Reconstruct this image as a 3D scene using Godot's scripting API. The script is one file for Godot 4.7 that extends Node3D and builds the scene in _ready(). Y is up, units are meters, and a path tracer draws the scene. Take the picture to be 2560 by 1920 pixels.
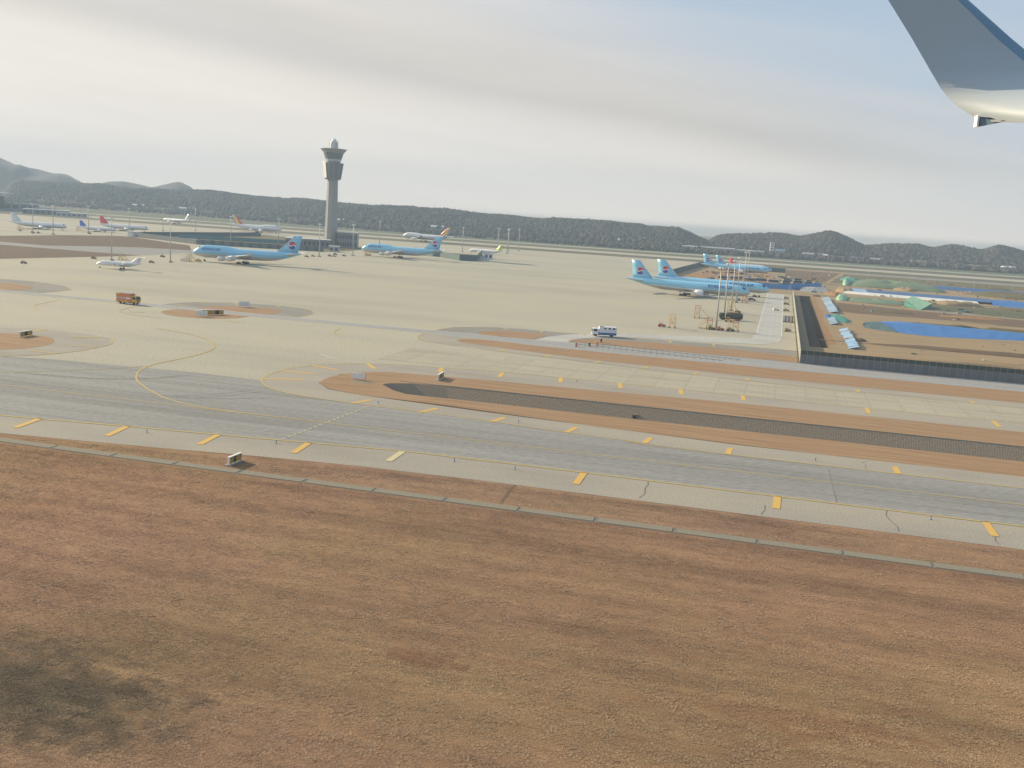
extends Node3D
# An airfield seen from a landing airliner: taxiways, parked jets, a control tower, building works and hills.
# World: x runs along the taxiways (to the right), -z runs away from the aircraft, y is up, metres.

const UP := Vector3.UP
var rng := RandomNumberGenerator.new()
var taken := {}
var M := {}
var wide := FastNoiseLite.new()
var fine := FastNoiseLite.new()


# ---------------------------------------------------------------- naming and adding
func numbered(called: String) -> String:
	var n: int = taken.get(called, 0)
	taken[called] = n + 1
	return called if n == 0 else "%s_%03d" % [called, n]

func tag(o: Node3D, label: String, category: String, group := "") -> Node3D:
	o.set_meta("label", label)
	o.set_meta("category", category)
	if group:
		o.set_meta("group", group)
	return o

func thing(called: String, label: String, category: String, at := Vector3.ZERO, turn := 0.0, group := "") -> Node3D:
	var o := Node3D.new()
	o.name = numbered(called)
	add_child(o)
	o.position = at
	o.rotation.y = turn
	return tag(o, label, category, group)

func dup(o: Node3D, label: String, at: Vector3, turn := 0.0) -> Node3D:
	var r: Node3D = o.duplicate()
	r.name = numbered(str(o.name).rstrip("0123456789").rstrip("_"))
	add_child(r)
	r.position = at
	r.rotation.y = turn
	r.set_meta("label", label)
	return r

func mesh_node(called: String, m: Mesh, material: Material, parent: Node3D = null) -> MeshInstance3D:
	var o := MeshInstance3D.new()
	o.mesh = m
	o.material_override = material
	if parent == null:
		o.name = numbered(called)
		add_child(o)
	else:
		var n := 0
		o.name = called
		while parent.has_node(NodePath(o.name)):
			n += 1
			o.name = "%s_%03d" % [called, n]
		parent.add_child(o, true)
	return o

func part(called: String, st: SurfaceTool, material: Material, parent: Node3D = null, smooth := false) -> MeshInstance3D:
	if not smooth:
		pass
	return mesh_node(called, done(st), material, parent)

func done(st: SurfaceTool) -> ArrayMesh:
	st.generate_normals()
	return st.commit()

func structure(called: String, m: Mesh, material: Material, label: String) -> MeshInstance3D:
	var o := mesh_node(called, m, material)
	o.set_meta("kind", "structure")
	o.set_meta("label", label)
	return o


# ---------------------------------------------------------------- shapes
func begin(smooth := false) -> SurfaceTool:
	var st := SurfaceTool.new()
	st.begin(Mesh.PRIMITIVE_TRIANGLES)
	st.set_smooth_group(0 if smooth else -1)
	return st

func tri(st: SurfaceTool, a: Vector3, b: Vector3, c: Vector3) -> void:
	for p in [a, b, c]:
		st.set_uv(Vector2(p.x + p.y * 0.31, p.z + p.y))
		st.add_vertex(p)

func quad(st: SurfaceTool, a: Vector3, b: Vector3, c: Vector3, d: Vector3) -> void:
	tri(st, a, b, c)
	tri(st, a, c, d)

func box(st: SurfaceTool, c: Vector3, s: Vector3, turn := Basis()) -> void:
	var h := s * 0.5
	var p: Array[Vector3] = []
	for y in [-h.y, h.y]:
		for q in [Vector2(-h.x, -h.z), Vector2(h.x, -h.z), Vector2(h.x, h.z), Vector2(-h.x, h.z)]:
			p.append(c + turn * Vector3(q.x, y, q.y))
	quad(st, p[0], p[3], p[2], p[1])
	quad(st, p[4], p[5], p[6], p[7])
	for i in 4:
		var j := (i + 1) % 4
		quad(st, p[i], p[j], p[j + 4], p[i + 4])

func bar(st: SurfaceTool, a: Vector3, b: Vector3, w: float) -> void:
	var d := (b - a)
	var y := d.normalized()
	var x := (Vector3.RIGHT if absf(y.x) < 0.9 else Vector3.UP).cross(y).normalized()
	box(st, (a + b) * 0.5, Vector3(w, d.length(), w), Basis(x, y, x.cross(y)))

func loft(st: SurfaceTool, rings: Array, closed := true, cap := true) -> void:
	for r in rings.size() - 1:
		var a: PackedVector3Array = rings[r]
		var b: PackedVector3Array = rings[r + 1]
		var n := a.size()
		for i in (n if closed else n - 1):
			var j := (i + 1) % n
			quad(st, a[i], a[j], b[j], b[i])
	if cap and closed:
		for e in 2:
			var q: PackedVector3Array = rings[0] if e == 0 else rings[rings.size() - 1]
			var mid := Vector3.ZERO
			for v in q:
				mid += v
			mid /= q.size()
			for i in q.size():
				var j := (i + 1) % q.size()
				if e == 0:
					tri(st, mid, q[j], q[i])
				else:
					tri(st, mid, q[i], q[j])

func ring(c: Vector3, x: Vector3, y: Vector3, n: int) -> PackedVector3Array:
	var p := PackedVector3Array()
	for i in n:
		var t := TAU * i / n
		p.append(c + x * cos(t) + y * sin(t))
	return p

func tube(st: SurfaceTool, a: Vector3, b: Vector3, ra: float, rb: float, n := 10) -> void:
	var y := (b - a).normalized()
	var x := (Vector3.RIGHT if absf(y.x) < 0.9 else Vector3.UP).cross(y).normalized()
	var z := x.cross(y)
	loft(st, [ring(a, x * ra, z * ra, n), ring(b, x * rb, z * rb, n)])

func lathe(st: SurfaceTool, at: Vector3, axis: Vector3, profile: Array, n := 14) -> void:   # profile: Vector2(along, radius)
	var y := axis.normalized()
	var x := (Vector3.RIGHT if absf(y.x) < 0.9 else Vector3.UP).cross(y).normalized()
	var z := x.cross(y)
	var rings := []
	for p in profile:
		rings.append(ring(at + y * p.x, x * p.y, z * p.y, n))
	loft(st, rings)

func slab(st: SurfaceTool, outline: PackedVector2Array, y0: float, y1: float) -> void:   # an upright prism over an outline in x, z
	var t := Geometry2D.triangulate_polygon(outline)
	var f := func(i: int, y: float) -> Vector3: return Vector3(outline[i].x, y, outline[i].y)
	for k in range(0, t.size(), 3):
		for y in [y0, y1]:
			tri(st, f.call(t[k], y), f.call(t[k + 1], y), f.call(t[k + 2], y))
	for i in outline.size():
		var j := (i + 1) % outline.size()
		quad(st, f.call(i, y0), f.call(j, y0), f.call(j, y1), f.call(i, y1))


# ---------------------------------------------------------------- flat ground
func flat_mesh(outlines: Array, y: float) -> ArrayMesh:   # level sheets; uv and uv2 in metres
	var st := begin()
	for o in outlines:
		var p: PackedVector2Array = o
		var t := Geometry2D.triangulate_polygon(p)
		if t.is_empty():                                       # a ribbon: join its two sides
			var n := p.size()
			for i in n / 2 - 1:
				t.append_array([i, i + 1, n - 2 - i, i, n - 2 - i, n - 1 - i])
		for i in range(0, t.size(), 3):                        # every triangle faces up
			if (p[t[i + 1]] - p[t[i]]).cross(p[t[i + 2]] - p[t[i]]) < 0.0:
				var swap := t[i + 1]
				t[i + 1] = t[i + 2]
				t[i + 2] = swap
		for k in t:
			st.set_normal(UP)
			st.set_uv(p[k])
			st.set_uv2(p[k])
			st.add_vertex(Vector3(p[k].x, y, p[k].y))
	return st.commit()

func pts(a: Array) -> PackedVector2Array:   # x, z, x, z, ...
	var p := PackedVector2Array()
	for i in range(0, a.size(), 2):
		p.append(Vector2(a[i], a[i + 1]))
	return p

func curve(a: Array, closed := false, steps := 4) -> PackedVector2Array:   # a smooth line through the points
	var p := pts(a)
	var n := p.size()
	var out := PackedVector2Array()
	for i in (n if closed else n - 1):
		var p0 := p[(i - 1 + n) % n] if closed or i > 0 else p[i]
		var p1 := p[i]
		var p2 := p[(i + 1) % n]
		var p3 := p[(i + 2) % n] if closed or i + 2 < n else p2
		for s in steps:
			out.append(p1.cubic_interpolate(p2, p0, p3, float(s) / steps))
	if not closed:
		out.append(p[n - 1])
	return out

func rect(x0: float, z0: float, x1: float, z1: float) -> PackedVector2Array:
	return pts([x0, z0, x1, z0, x1, z1, x0, z1])

func ribbon(line: PackedVector2Array, w: float) -> PackedVector2Array:
	var left := PackedVector2Array()
	var right := PackedVector2Array()
	for i in line.size():
		var d := (line[mini(i + 1, line.size() - 1)] - line[maxi(i - 1, 0)]).normalized()
		var n := Vector2(-d.y, d.x) * w * 0.5
		left.append(line[i] + n)
		right.append(line[i] - n)
	right.reverse()
	left.append_array(right)
	return left

func bar_outline(a: Vector2, b: Vector2, w: float) -> PackedVector2Array:
	var n := (b - a).normalized().orthogonal() * w * 0.5
	return PackedVector2Array([a + n, b + n, b - n, a - n])


# ---------------------------------------------------------------- materials
func lin(r: float, g: float, b: float) -> Color:
	return Color(r, g, b).linear_to_srgb()

func paint(called: String, r: float, g: float, b: float, rough := 0.7, metal := 0.0) -> StandardMaterial3D:
	var m := StandardMaterial3D.new()
	m.resource_name = called
	m.albedo_color = lin(r, g, b)
	m.roughness = rough
	m.metallic = metal
	M[called] = m
	return m

func noise_tex(frequency: float, octaves: int, colors: Array, size := 512, kind := FastNoiseLite.TYPE_SIMPLEX_SMOOTH, seed_no := 1) -> NoiseTexture2D:
	var n := FastNoiseLite.new()
	n.noise_type = kind
	n.frequency = frequency
	n.fractal_octaves = octaves
	n.fractal_gain = 0.6
	n.seed = seed_no
	var t := NoiseTexture2D.new()
	t.width = size
	t.height = size
	t.seamless = true
	t.noise = n
	var g := Gradient.new()
	g.offsets = PackedFloat32Array()
	var off := PackedFloat32Array()
	var col := PackedColorArray()
	for c in colors:
		off.append(c[0])
		col.append(c[1])
	g.offsets = off
	g.colors = col
	t.color_ramp = g
	return t

func grey(v: float) -> Color:
	return Color(v, v, v)

# a ground surface: its colour, a fine pattern (metres per repeat in x, z) and a broad pattern multiplied over it
func surface(called: String, r: float, g: float, b: float, tex: Texture2D, rep: Vector2, over: Texture2D, over_rep: Vector2, rough := 0.95) -> StandardMaterial3D:
	var m := paint(called, r, g, b, rough)
	m.albedo_texture = tex
	m.uv1_scale = Vector3(1.0 / rep.x, 1.0 / rep.y, 1)
	m.metallic_specular = 0.25
	if over:
		m.detail_enabled = true
		m.detail_albedo = over
		m.detail_blend_mode = BaseMaterial3D.BLEND_MODE_MUL
		m.detail_uv_layer = BaseMaterial3D.DETAIL_UV_2
		m.uv2_scale = Vector3(1.0 / over_rep.x, 1.0 / over_rep.y, 1)
	return m

func make_materials() -> void:
	var grain := noise_tex(0.035, 5, [[0.0, grey(0.8)], [0.5, grey(0.92)], [1.0, grey(1.0)]], 512, FastNoiseLite.TYPE_SIMPLEX_SMOOTH, 3)
	var streaks := noise_tex(0.012, 5, [[0.0, grey(0.86)], [0.35, grey(0.93)], [0.55, grey(0.96)], [1.0, grey(1.0)]], 512, FastNoiseLite.TYPE_SIMPLEX_SMOOTH, 5)
	var stains := noise_tex(0.009, 4, [[0.0, Color(0.9, 0.895, 0.89)], [0.4, Color(0.955, 0.955, 0.955)], [0.6, Color(0.98, 0.975, 0.96)], [1.0, Color(1, 0.99, 0.97)]], 512, FastNoiseLite.TYPE_SIMPLEX_SMOOTH, 8)
	var turf := noise_tex(0.17, 4, [[0.0, Color(0.5, 0.46, 0.42)], [0.3, Color(0.74, 0.71, 0.68)], [0.5, Color(0.86, 0.84, 0.82)], [0.75, Color(0.97, 0.95, 0.92)], [1.0, Color(1, 1, 0.98)]], 1024, FastNoiseLite.TYPE_SIMPLEX_SMOOTH, 11)
	var mown := noise_tex(0.012, 4, [[0.0, Color(0.8, 0.77, 0.75)], [0.45, Color(0.93, 0.91, 0.9)], [1.0, Color(1, 1, 1)]], 512, FastNoiseLite.TYPE_SIMPLEX_SMOOTH, 17)
	var relief := noise_tex(0.14, 4, [[0.0, grey(0)], [1.0, grey(1)]], 1024, FastNoiseLite.TYPE_SIMPLEX_SMOOTH, 21)
	var turf_near: StandardMaterial3D = surface("near grass", 0.45, 0.302, 0.19, turf, Vector2(31, 23), mown, Vector2(90, 11))
	turf_near.vertex_color_use_as_albedo = true
	turf_near.heightmap_enabled = true
	turf_near.heightmap_texture = relief
	turf_near.heightmap_scale = 4.0
	surface("grass", 0.47, 0.31, 0.19, turf, Vector2(47, 33), mown, Vector2(210, 13))
	surface("island grass", 0.48, 0.345, 0.22, turf, Vector2(41, 29), mown, Vector2(190, 9))
	surface("far ground", 0.19, 0.165, 0.11, turf, Vector2(140, 90), stains, Vector2(700, 160))
	surface("brown earth", 0.17, 0.125, 0.09, turf, Vector2(90, 60), stains, Vector2(300, 60))
	surface("asphalt", 0.335, 0.335, 0.32, grain, Vector2(37, 9), streaks, Vector2(700, 27))
	surface("road asphalt", 0.4, 0.4, 0.395, grain, Vector2(37, 9), streaks, Vector2(330, 15))
	surface("pale road", 0.52, 0.52, 0.5, grain, Vector2(37, 9), stains, Vector2(230, 60))
	surface("dark asphalt", 0.32, 0.305, 0.27, grain, Vector2(21, 13), streaks, Vector2(170, 40))
	surface("shoulder", 0.41, 0.38, 0.325, grain, Vector2(9, 7), stains, Vector2(260, 90))
	surface("apron concrete", 0.48, 0.455, 0.365, grain, Vector2(17, 13), stains, Vector2(900, 330))
	surface("slab concrete", 0.49, 0.45, 0.34, grain, Vector2(19, 7), stains, Vector2(220, 31))
	surface("gutter concrete", 0.29, 0.265, 0.21, grain, Vector2(7, 5), stains, Vector2(60, 31))
	surface("yellow paint", 0.68, 0.44, 0.13, grain, Vector2(5, 3), null, Vector2.ONE, 0.8)
	surface("faded yellow paint", 0.56, 0.42, 0.15, grain, Vector2(5, 3), null, Vector2.ONE, 0.8)
	surface("pale paint", 0.62, 0.55, 0.33, grain, Vector2(5, 3), null, Vector2.ONE, 0.8)
	surface("white paint", 0.7, 0.68, 0.62, grain, Vector2(5, 3), null, Vector2.ONE, 0.8)
	surface("tan soil", 0.43, 0.34, 0.22, turf, Vector2(53, 31), stains, Vector2(170, 47))
	surface("orange soil", 0.44, 0.27, 0.14, turf, Vector2(31, 23), stains, Vector2(170, 47))
	surface("brown soil", 0.22, 0.165, 0.115, turf, Vector2(47, 31), stains, Vector2(150, 40))
	surface("wet soil", 0.17, 0.15, 0.12, turf, Vector2(17, 23), stains, Vector2(40, 90))
	surface("weeds", 0.2, 0.185, 0.105, turf, Vector2(47, 31), stains, Vector2(150, 40))
	surface("green netting ground", 0.15, 0.18, 0.115, turf, Vector2(47, 31), stains, Vector2(150, 40))
	surface("revetment", 0.42, 0.38, 0.31, turf, Vector2(29, 23), mown, Vector2(31, 13))
	paint("rib stone", 0.4, 0.36, 0.3, 0.95)
	surface("rubber mark", 0.315, 0.31, 0.29, grain, Vector2(37, 9), streaks, Vector2(90, 5))
	surface("crack sealant", 0.2, 0.185, 0.16, grain, Vector2(5, 3), null, Vector2.ONE, 0.8)
	paint("slab joint", 0.29, 0.265, 0.21, 0.95)
	paint("joint", 0.3, 0.27, 0.21, 0.95)
	# aircraft
	var sky_blue := paint("sky blue paint", 0.22, 0.53, 0.74, 0.28)
	sky_blue.clearcoat_enabled = true
	sky_blue.clearcoat = 0.4
	var white := paint("aircraft white", 0.74, 0.74, 0.74, 0.35)
	white.clearcoat_enabled = true
	white.clearcoat = 0.3
	paint("aircraft silver", 0.52, 0.51, 0.49, 0.4, 0.25)
	paint("wing grey", 0.5, 0.51, 0.51, 0.45)
	paint("bare metal", 0.72, 0.72, 0.72, 0.3, 0.7)
	paint("tyre", 0.02, 0.02, 0.021, 0.9)
	paint("dark metal", 0.07, 0.07, 0.075, 0.6)
	paint("window glass", 0.02, 0.03, 0.04, 0.15)
	paint("emblem red", 0.5, 0.025, 0.05, 0.4)
	paint("emblem blue", 0.015, 0.05, 0.3, 0.4)
	paint("emblem white", 0.8, 0.8, 0.8, 0.4)
	paint("fin blue", 0.04, 0.12, 0.5, 0.4)
	paint("fin red", 0.6, 0.05, 0.05, 0.4)
	paint("fin yellow", 0.75, 0.5, 0.03, 0.4)
	paint("fin grey", 0.33, 0.3, 0.28, 0.4)
	paint("fin lime", 0.42, 0.62, 0.03, 0.4)
	paint("fin pale", 0.6, 0.63, 0.64, 0.4)
	# vehicles, signs and the rest
	paint("truck orange", 0.55, 0.19, 0.05, 0.5)
	paint("truck yellow", 0.6, 0.34, 0.04, 0.5)
	paint("truck white", 0.7, 0.71, 0.73, 0.5)
	paint("truck blue", 0.05, 0.16, 0.33, 0.5)
	paint("stripe silver", 0.4, 0.42, 0.46, 0.5)
	paint("tank olive", 0.06, 0.06, 0.045, 0.6)
	paint("chassis", 0.035, 0.035, 0.04, 0.7)
	paint("stand yellow", 0.62, 0.37, 0.08, 0.6)
	paint("stand red", 0.5, 0.09, 0.07, 0.6)
	paint("equipment brown", 0.24, 0.17, 0.1, 0.7)
	paint("equipment grey", 0.3, 0.3, 0.29, 0.7)
	paint("car grey", 0.15, 0.15, 0.17, 0.4)
	paint("galvanised", 0.42, 0.42, 0.4, 0.5, 0.3)
	paint("lamp white", 0.8, 0.8, 0.78, 0.4)
	paint("concrete block", 0.33, 0.31, 0.27, 0.9)
	paint("tower concrete", 0.3, 0.295, 0.28, 0.85)
	paint("tower fin white", 0.75, 0.75, 0.72, 0.6)
	paint("tower glass", 0.13, 0.165, 0.17, 0.3)
	paint("tower cladding", 0.18, 0.205, 0.21, 0.45)
	paint("sign yellow", 0.42, 0.25, 0.035, 0.6)
	paint("sign black", 0.02, 0.02, 0.02, 0.6)
	paint("sign white", 0.72, 0.72, 0.7, 0.5)
	paint("fence slate", 0.115, 0.13, 0.145, 0.6)
	paint("fence slate pale", 0.13, 0.145, 0.158, 0.6)
	paint("fence mesh green", 0.045, 0.06, 0.05, 0.8)
	paint("fence pale", 0.5, 0.5, 0.46, 0.6)
	paint("fence side", 0.27, 0.285, 0.26, 0.6)
	paint("fence side pale", 0.31, 0.325, 0.3, 0.6)
	paint("hoarding green", 0.06, 0.11, 0.11, 0.7)
	paint("hoarding teal", 0.07, 0.2, 0.24, 0.7)
	paint("tarp blue", 0.04, 0.15, 0.39, 0.55)
	paint("tarp deep blue", 0.05, 0.115, 0.26, 0.5)
	paint("barrier blue", 0.08, 0.26, 0.58, 0.5)
	paint("tarp pale blue", 0.24, 0.38, 0.54, 0.55)
	paint("tarp grey blue", 0.3, 0.37, 0.44, 0.6)
	paint("tarp green", 0.13, 0.18, 0.105, 0.7)
	paint("tarp mint", 0.24, 0.42, 0.28, 0.7)
	paint("tarp teal", 0.04, 0.2, 0.15, 0.6)
	paint("tarp white", 0.66, 0.64, 0.58, 0.6)
	paint("steel stack", 0.07, 0.07, 0.1, 0.7)
	paint("red mark", 0.55, 0.06, 0.03, 0.6)
	paint("roof pale", 0.55, 0.56, 0.56, 0.6)
	paint("roof dull", 0.27, 0.29, 0.3, 0.8)
	paint("roof blue", 0.12, 0.22, 0.36, 0.6)
	paint("wall pale", 0.36, 0.36, 0.345, 0.8)
	paint("glass dark", 0.04, 0.055, 0.065, 0.3)
	var bark := surface("hill ground", 0.085, 0.07, 0.055, turf, Vector2(120, 120), null, Vector2.ONE)
	bark.vertex_color_use_as_albedo = true
	var leaf := paint("forest", 1, 1, 1, 0.95)
	leaf.vertex_color_use_as_albedo = true
	paint("mountain", 0.014, 0.02, 0.025, 0.95)
	for k in ["truck blue", "tarp blue", "tarp deep blue"]:
		M[k].metallic_specular = 0.35


# ---------------------------------------------------------------- sky
func make_sky() -> ImageTexture:
	var w := 1536
	var h := 768
	var img := Image.create_empty(w, h, false, Image.FORMAT_RGBF)
	var cl := FastNoiseLite.new()
	cl.noise_type = FastNoiseLite.TYPE_SIMPLEX_SMOOTH
	cl.frequency = 1.0
	cl.fractal_octaves = 4
	cl.seed = 4
	var sun := Vector2(-69.5, 23.0)   # azimuth from -z to the right, elevation, degrees
	for j in h:
		var el := 90.0 - (j + 0.5) / h * 180.0
		for i in w:
			var az := (i + 0.5) / w * 360.0                    # the picture begins at -z and runs to the right
			if az > 180.0:
				az -= 360.0
			if absf(az) > 110.0:                               # behind the viewer the streaks fold back on themselves
				az = signf(az) * 110.0 * (180.0 - absf(az)) / 70.0
			if el < -3.0:
				img.set_pixel(i, j, Color(0.3, 0.28, 0.24))
				continue
			var e := maxf(el, 0.0)
			# clear air: pale near the horizon, blue higher up and away from the sun
			var t := 1.0 - exp(-e / 16.0)
			var clear := Color(0.42, 0.45, 0.48).lerp(Color(0.17, 0.30, 0.46), t)
			# a high veil of cloud in long streaks; it thins out to the right of the view
			var su := deg_to_rad(az) * 2.0
			var sv := (e + 0.105 * az) * 0.34
			var n := cl.get_noise_3d(su * 0.6, sv * 0.8, sin(su * 0.5) * 2.0)
			var n2 := cl.get_noise_3d(su * 1.3 + 9.0, sv * 2.2, cos(su * 0.5) * 2.0)
			var edge := e - (10.4 - 0.29 * (az + 13.0)) + n * 1.6      # above this slanting edge the sky is open
			var open := smoothstep(-4.0, 5.5, edge) * smoothstep(-45.0, -5.0, az) 
			var veil := clampf(0.97 - open * (0.95 - 0.25 * n2) + n * 0.1, 0.0, 1.0)
			var line := e - (8.7 - 0.113 * (az + 41.0)) + 0.5 * n + 0.25 * n2
			var fade := smoothstep(-95.0, -45.0, az) * (1.0 - smoothstep(0.0, 22.0, az))
			var light := 0.475 - 0.0017 * clampf(az + 13.0, -90.0, 60.0) + 0.035 * n2
			light -= fade * (0.085 * smoothstep(-1.6, 1.0, line) * (1.0 - 0.75 * smoothstep(1.5, 6.0, line)) + 0.035 * exp(-pow((line - 0.6) / 0.8, 2.0)))
			var near_sun := Vector2((az - sun.x) * cos(deg_to_rad(e)), el - sun.y).length()
			light += 0.1 * exp(-near_sun / 30.0) + 0.4 * exp(-near_sun / 8.0)
			light *= lerpf(1.0, 0.86, smoothstep(20.0, 70.0, e))
			var warm := exp(-near_sun / 60.0)
			var low := exp(-e / 6.0)
			var cloud := Color(light * (1.035 + 0.03 * warm + 0.5 * low), light * (1.0 + 0.01 * warm + 0.32 * low), light * (0.98 - 0.06 * warm + 0.14 * low))
			var c := clear.lerp(cloud, veil)
			img.set_pixel(i, j, c)
	return ImageTexture.create_from_image(img)


# ---------------------------------------------------------------- aircraft; local +x runs from the nose to the tail, +y up
func stations(p: Dictionary, a: float) -> Vector3:   # centre height, half height, half width
	var s: Array = p.body
	for i in s.size() - 1:
		if a <= s[i + 1][0]:
			var t: float = (a - s[i][0]) / (s[i + 1][0] - s[i][0])
			return Vector3(lerpf(s[i][1], s[i + 1][1], t), lerpf(s[i][2], s[i + 1][2], t), lerpf(s[i][3], s[i + 1][3], t))
	var l: Array = s[s.size() - 1]
	return Vector3(l[1], l[2], l[3])

func arc_ring(p: Dictionary, a: float, t0: float, t1: float, n: int, grow := 1.0) -> PackedVector3Array:
	var s := stations(p, a)
	var out := PackedVector3Array()
	for i in n + 1:
		var t := lerpf(t0, t1, float(i) / n)
		out.append(Vector3(a, s.x + s.y * grow * sin(t), s.z * grow * cos(t)))
	return out

func airfoil(le: Vector3, chord: float, thick: float, across: Vector3) -> PackedVector3Array:
	var out := PackedVector3Array()
	for q in [[0.0, 0.0], [0.03, 0.55], [0.15, 0.95], [0.35, 1.0], [0.65, 0.62], [1.0, 0.04], [0.65, -0.4], [0.35, -0.6], [0.15, -0.6], [0.03, -0.4]]:
		out.append(le + Vector3(chord * q[0], 0, 0) + across * (chord * thick * 0.5 * q[1]))
	return out

func wing_mesh(rows: Array, across: Vector3, thick: float) -> ArrayMesh:   # rows: [leading edge, chord]
	var st := begin(true)
	var rings := []
	for r in rows:
		rings.append(airfoil(r[0], r[1], thick, across))
	loft(st, rings)
	return done(st)

func emblem(parent: Node3D, at: Vector3, r: float, side: float) -> void:   # a round mark: red above, white wave, blue below
	var face := func(x: float, y: float, d: float) -> Vector3: return at + Vector3(x * r * side, y * r, d * side)
	var disc := begin()
	var reds := begin()
	var blues := begin()
	var n := 28
	for i in n:
		var a := TAU * i / n
		var b := TAU * (i + 1) / n
		tri(disc, face.call(0.0, 0.0, 0.03), face.call(cos(a), sin(a), 0.03), face.call(cos(b), sin(b), 0.03))
	var turn := -0.55
	for half in 2:
		var st: SurfaceTool = reds if half == 0 else blues
		for i in n:
			var quads := []
			for k in 2:
				var x := -1.0 + 2.0 * (i + k) / n
				x *= 0.96
				var rim := sqrt(maxf(0.0, 0.96 * 0.96 - x * x))
				var wave := 0.42 * sin(x * PI / 0.96)
				var y0 := minf(wave + 0.14, rim) if half == 0 else -rim
				var y1 := rim if half == 0 else maxf(wave - 0.14, -rim)
				for y in [y0, y1]:
					quads.append(face.call(x * cos(turn) - y * sin(turn), x * sin(turn) + y * cos(turn), 0.06))
			quad(st, quads[0], quads[1], quads[3], quads[2])
	var d := mesh_node("emblem", done(disc), M["emblem white"], parent)
	d.set_meta("label", "round red, white and blue emblem")
	mesh_node("emblem_red", done(reds), M["emblem red"], parent)
	mesh_node("emblem_blue", done(blues), M["emblem blue"], parent)

func words(parent: Node3D, text: String, at: Vector3, cap: float, turn: Basis, material: Material, called := "lettering") -> MeshInstance3D:
	var f := SystemFont.new()
	f.font_names = PackedStringArray(["Droid Sans"])
	f.font_weight = 700
	var t := TextMesh.new()
	t.text = text
	t.font = f
	t.font_size = 48
	t.pixel_size = cap / (48.0 * 0.714)
	t.depth = 0.04
	var o := mesh_node(called, t, material, parent)
	o.transform = Transform3D(turn, at)
	return o

func wheel_mesh(r: float, w: float) -> ArrayMesh:
	var st := begin(true)
	lathe(st, Vector3.ZERO, Vector3(0, 0, 1), [Vector2(-w * 0.5, r * 0.5), Vector2(-w * 0.5, r * 0.9), Vector2(-w * 0.3, r), Vector2(w * 0.3, r), Vector2(w * 0.5, r * 0.9), Vector2(w * 0.5, r * 0.5)], 12)
	return done(st)

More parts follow.
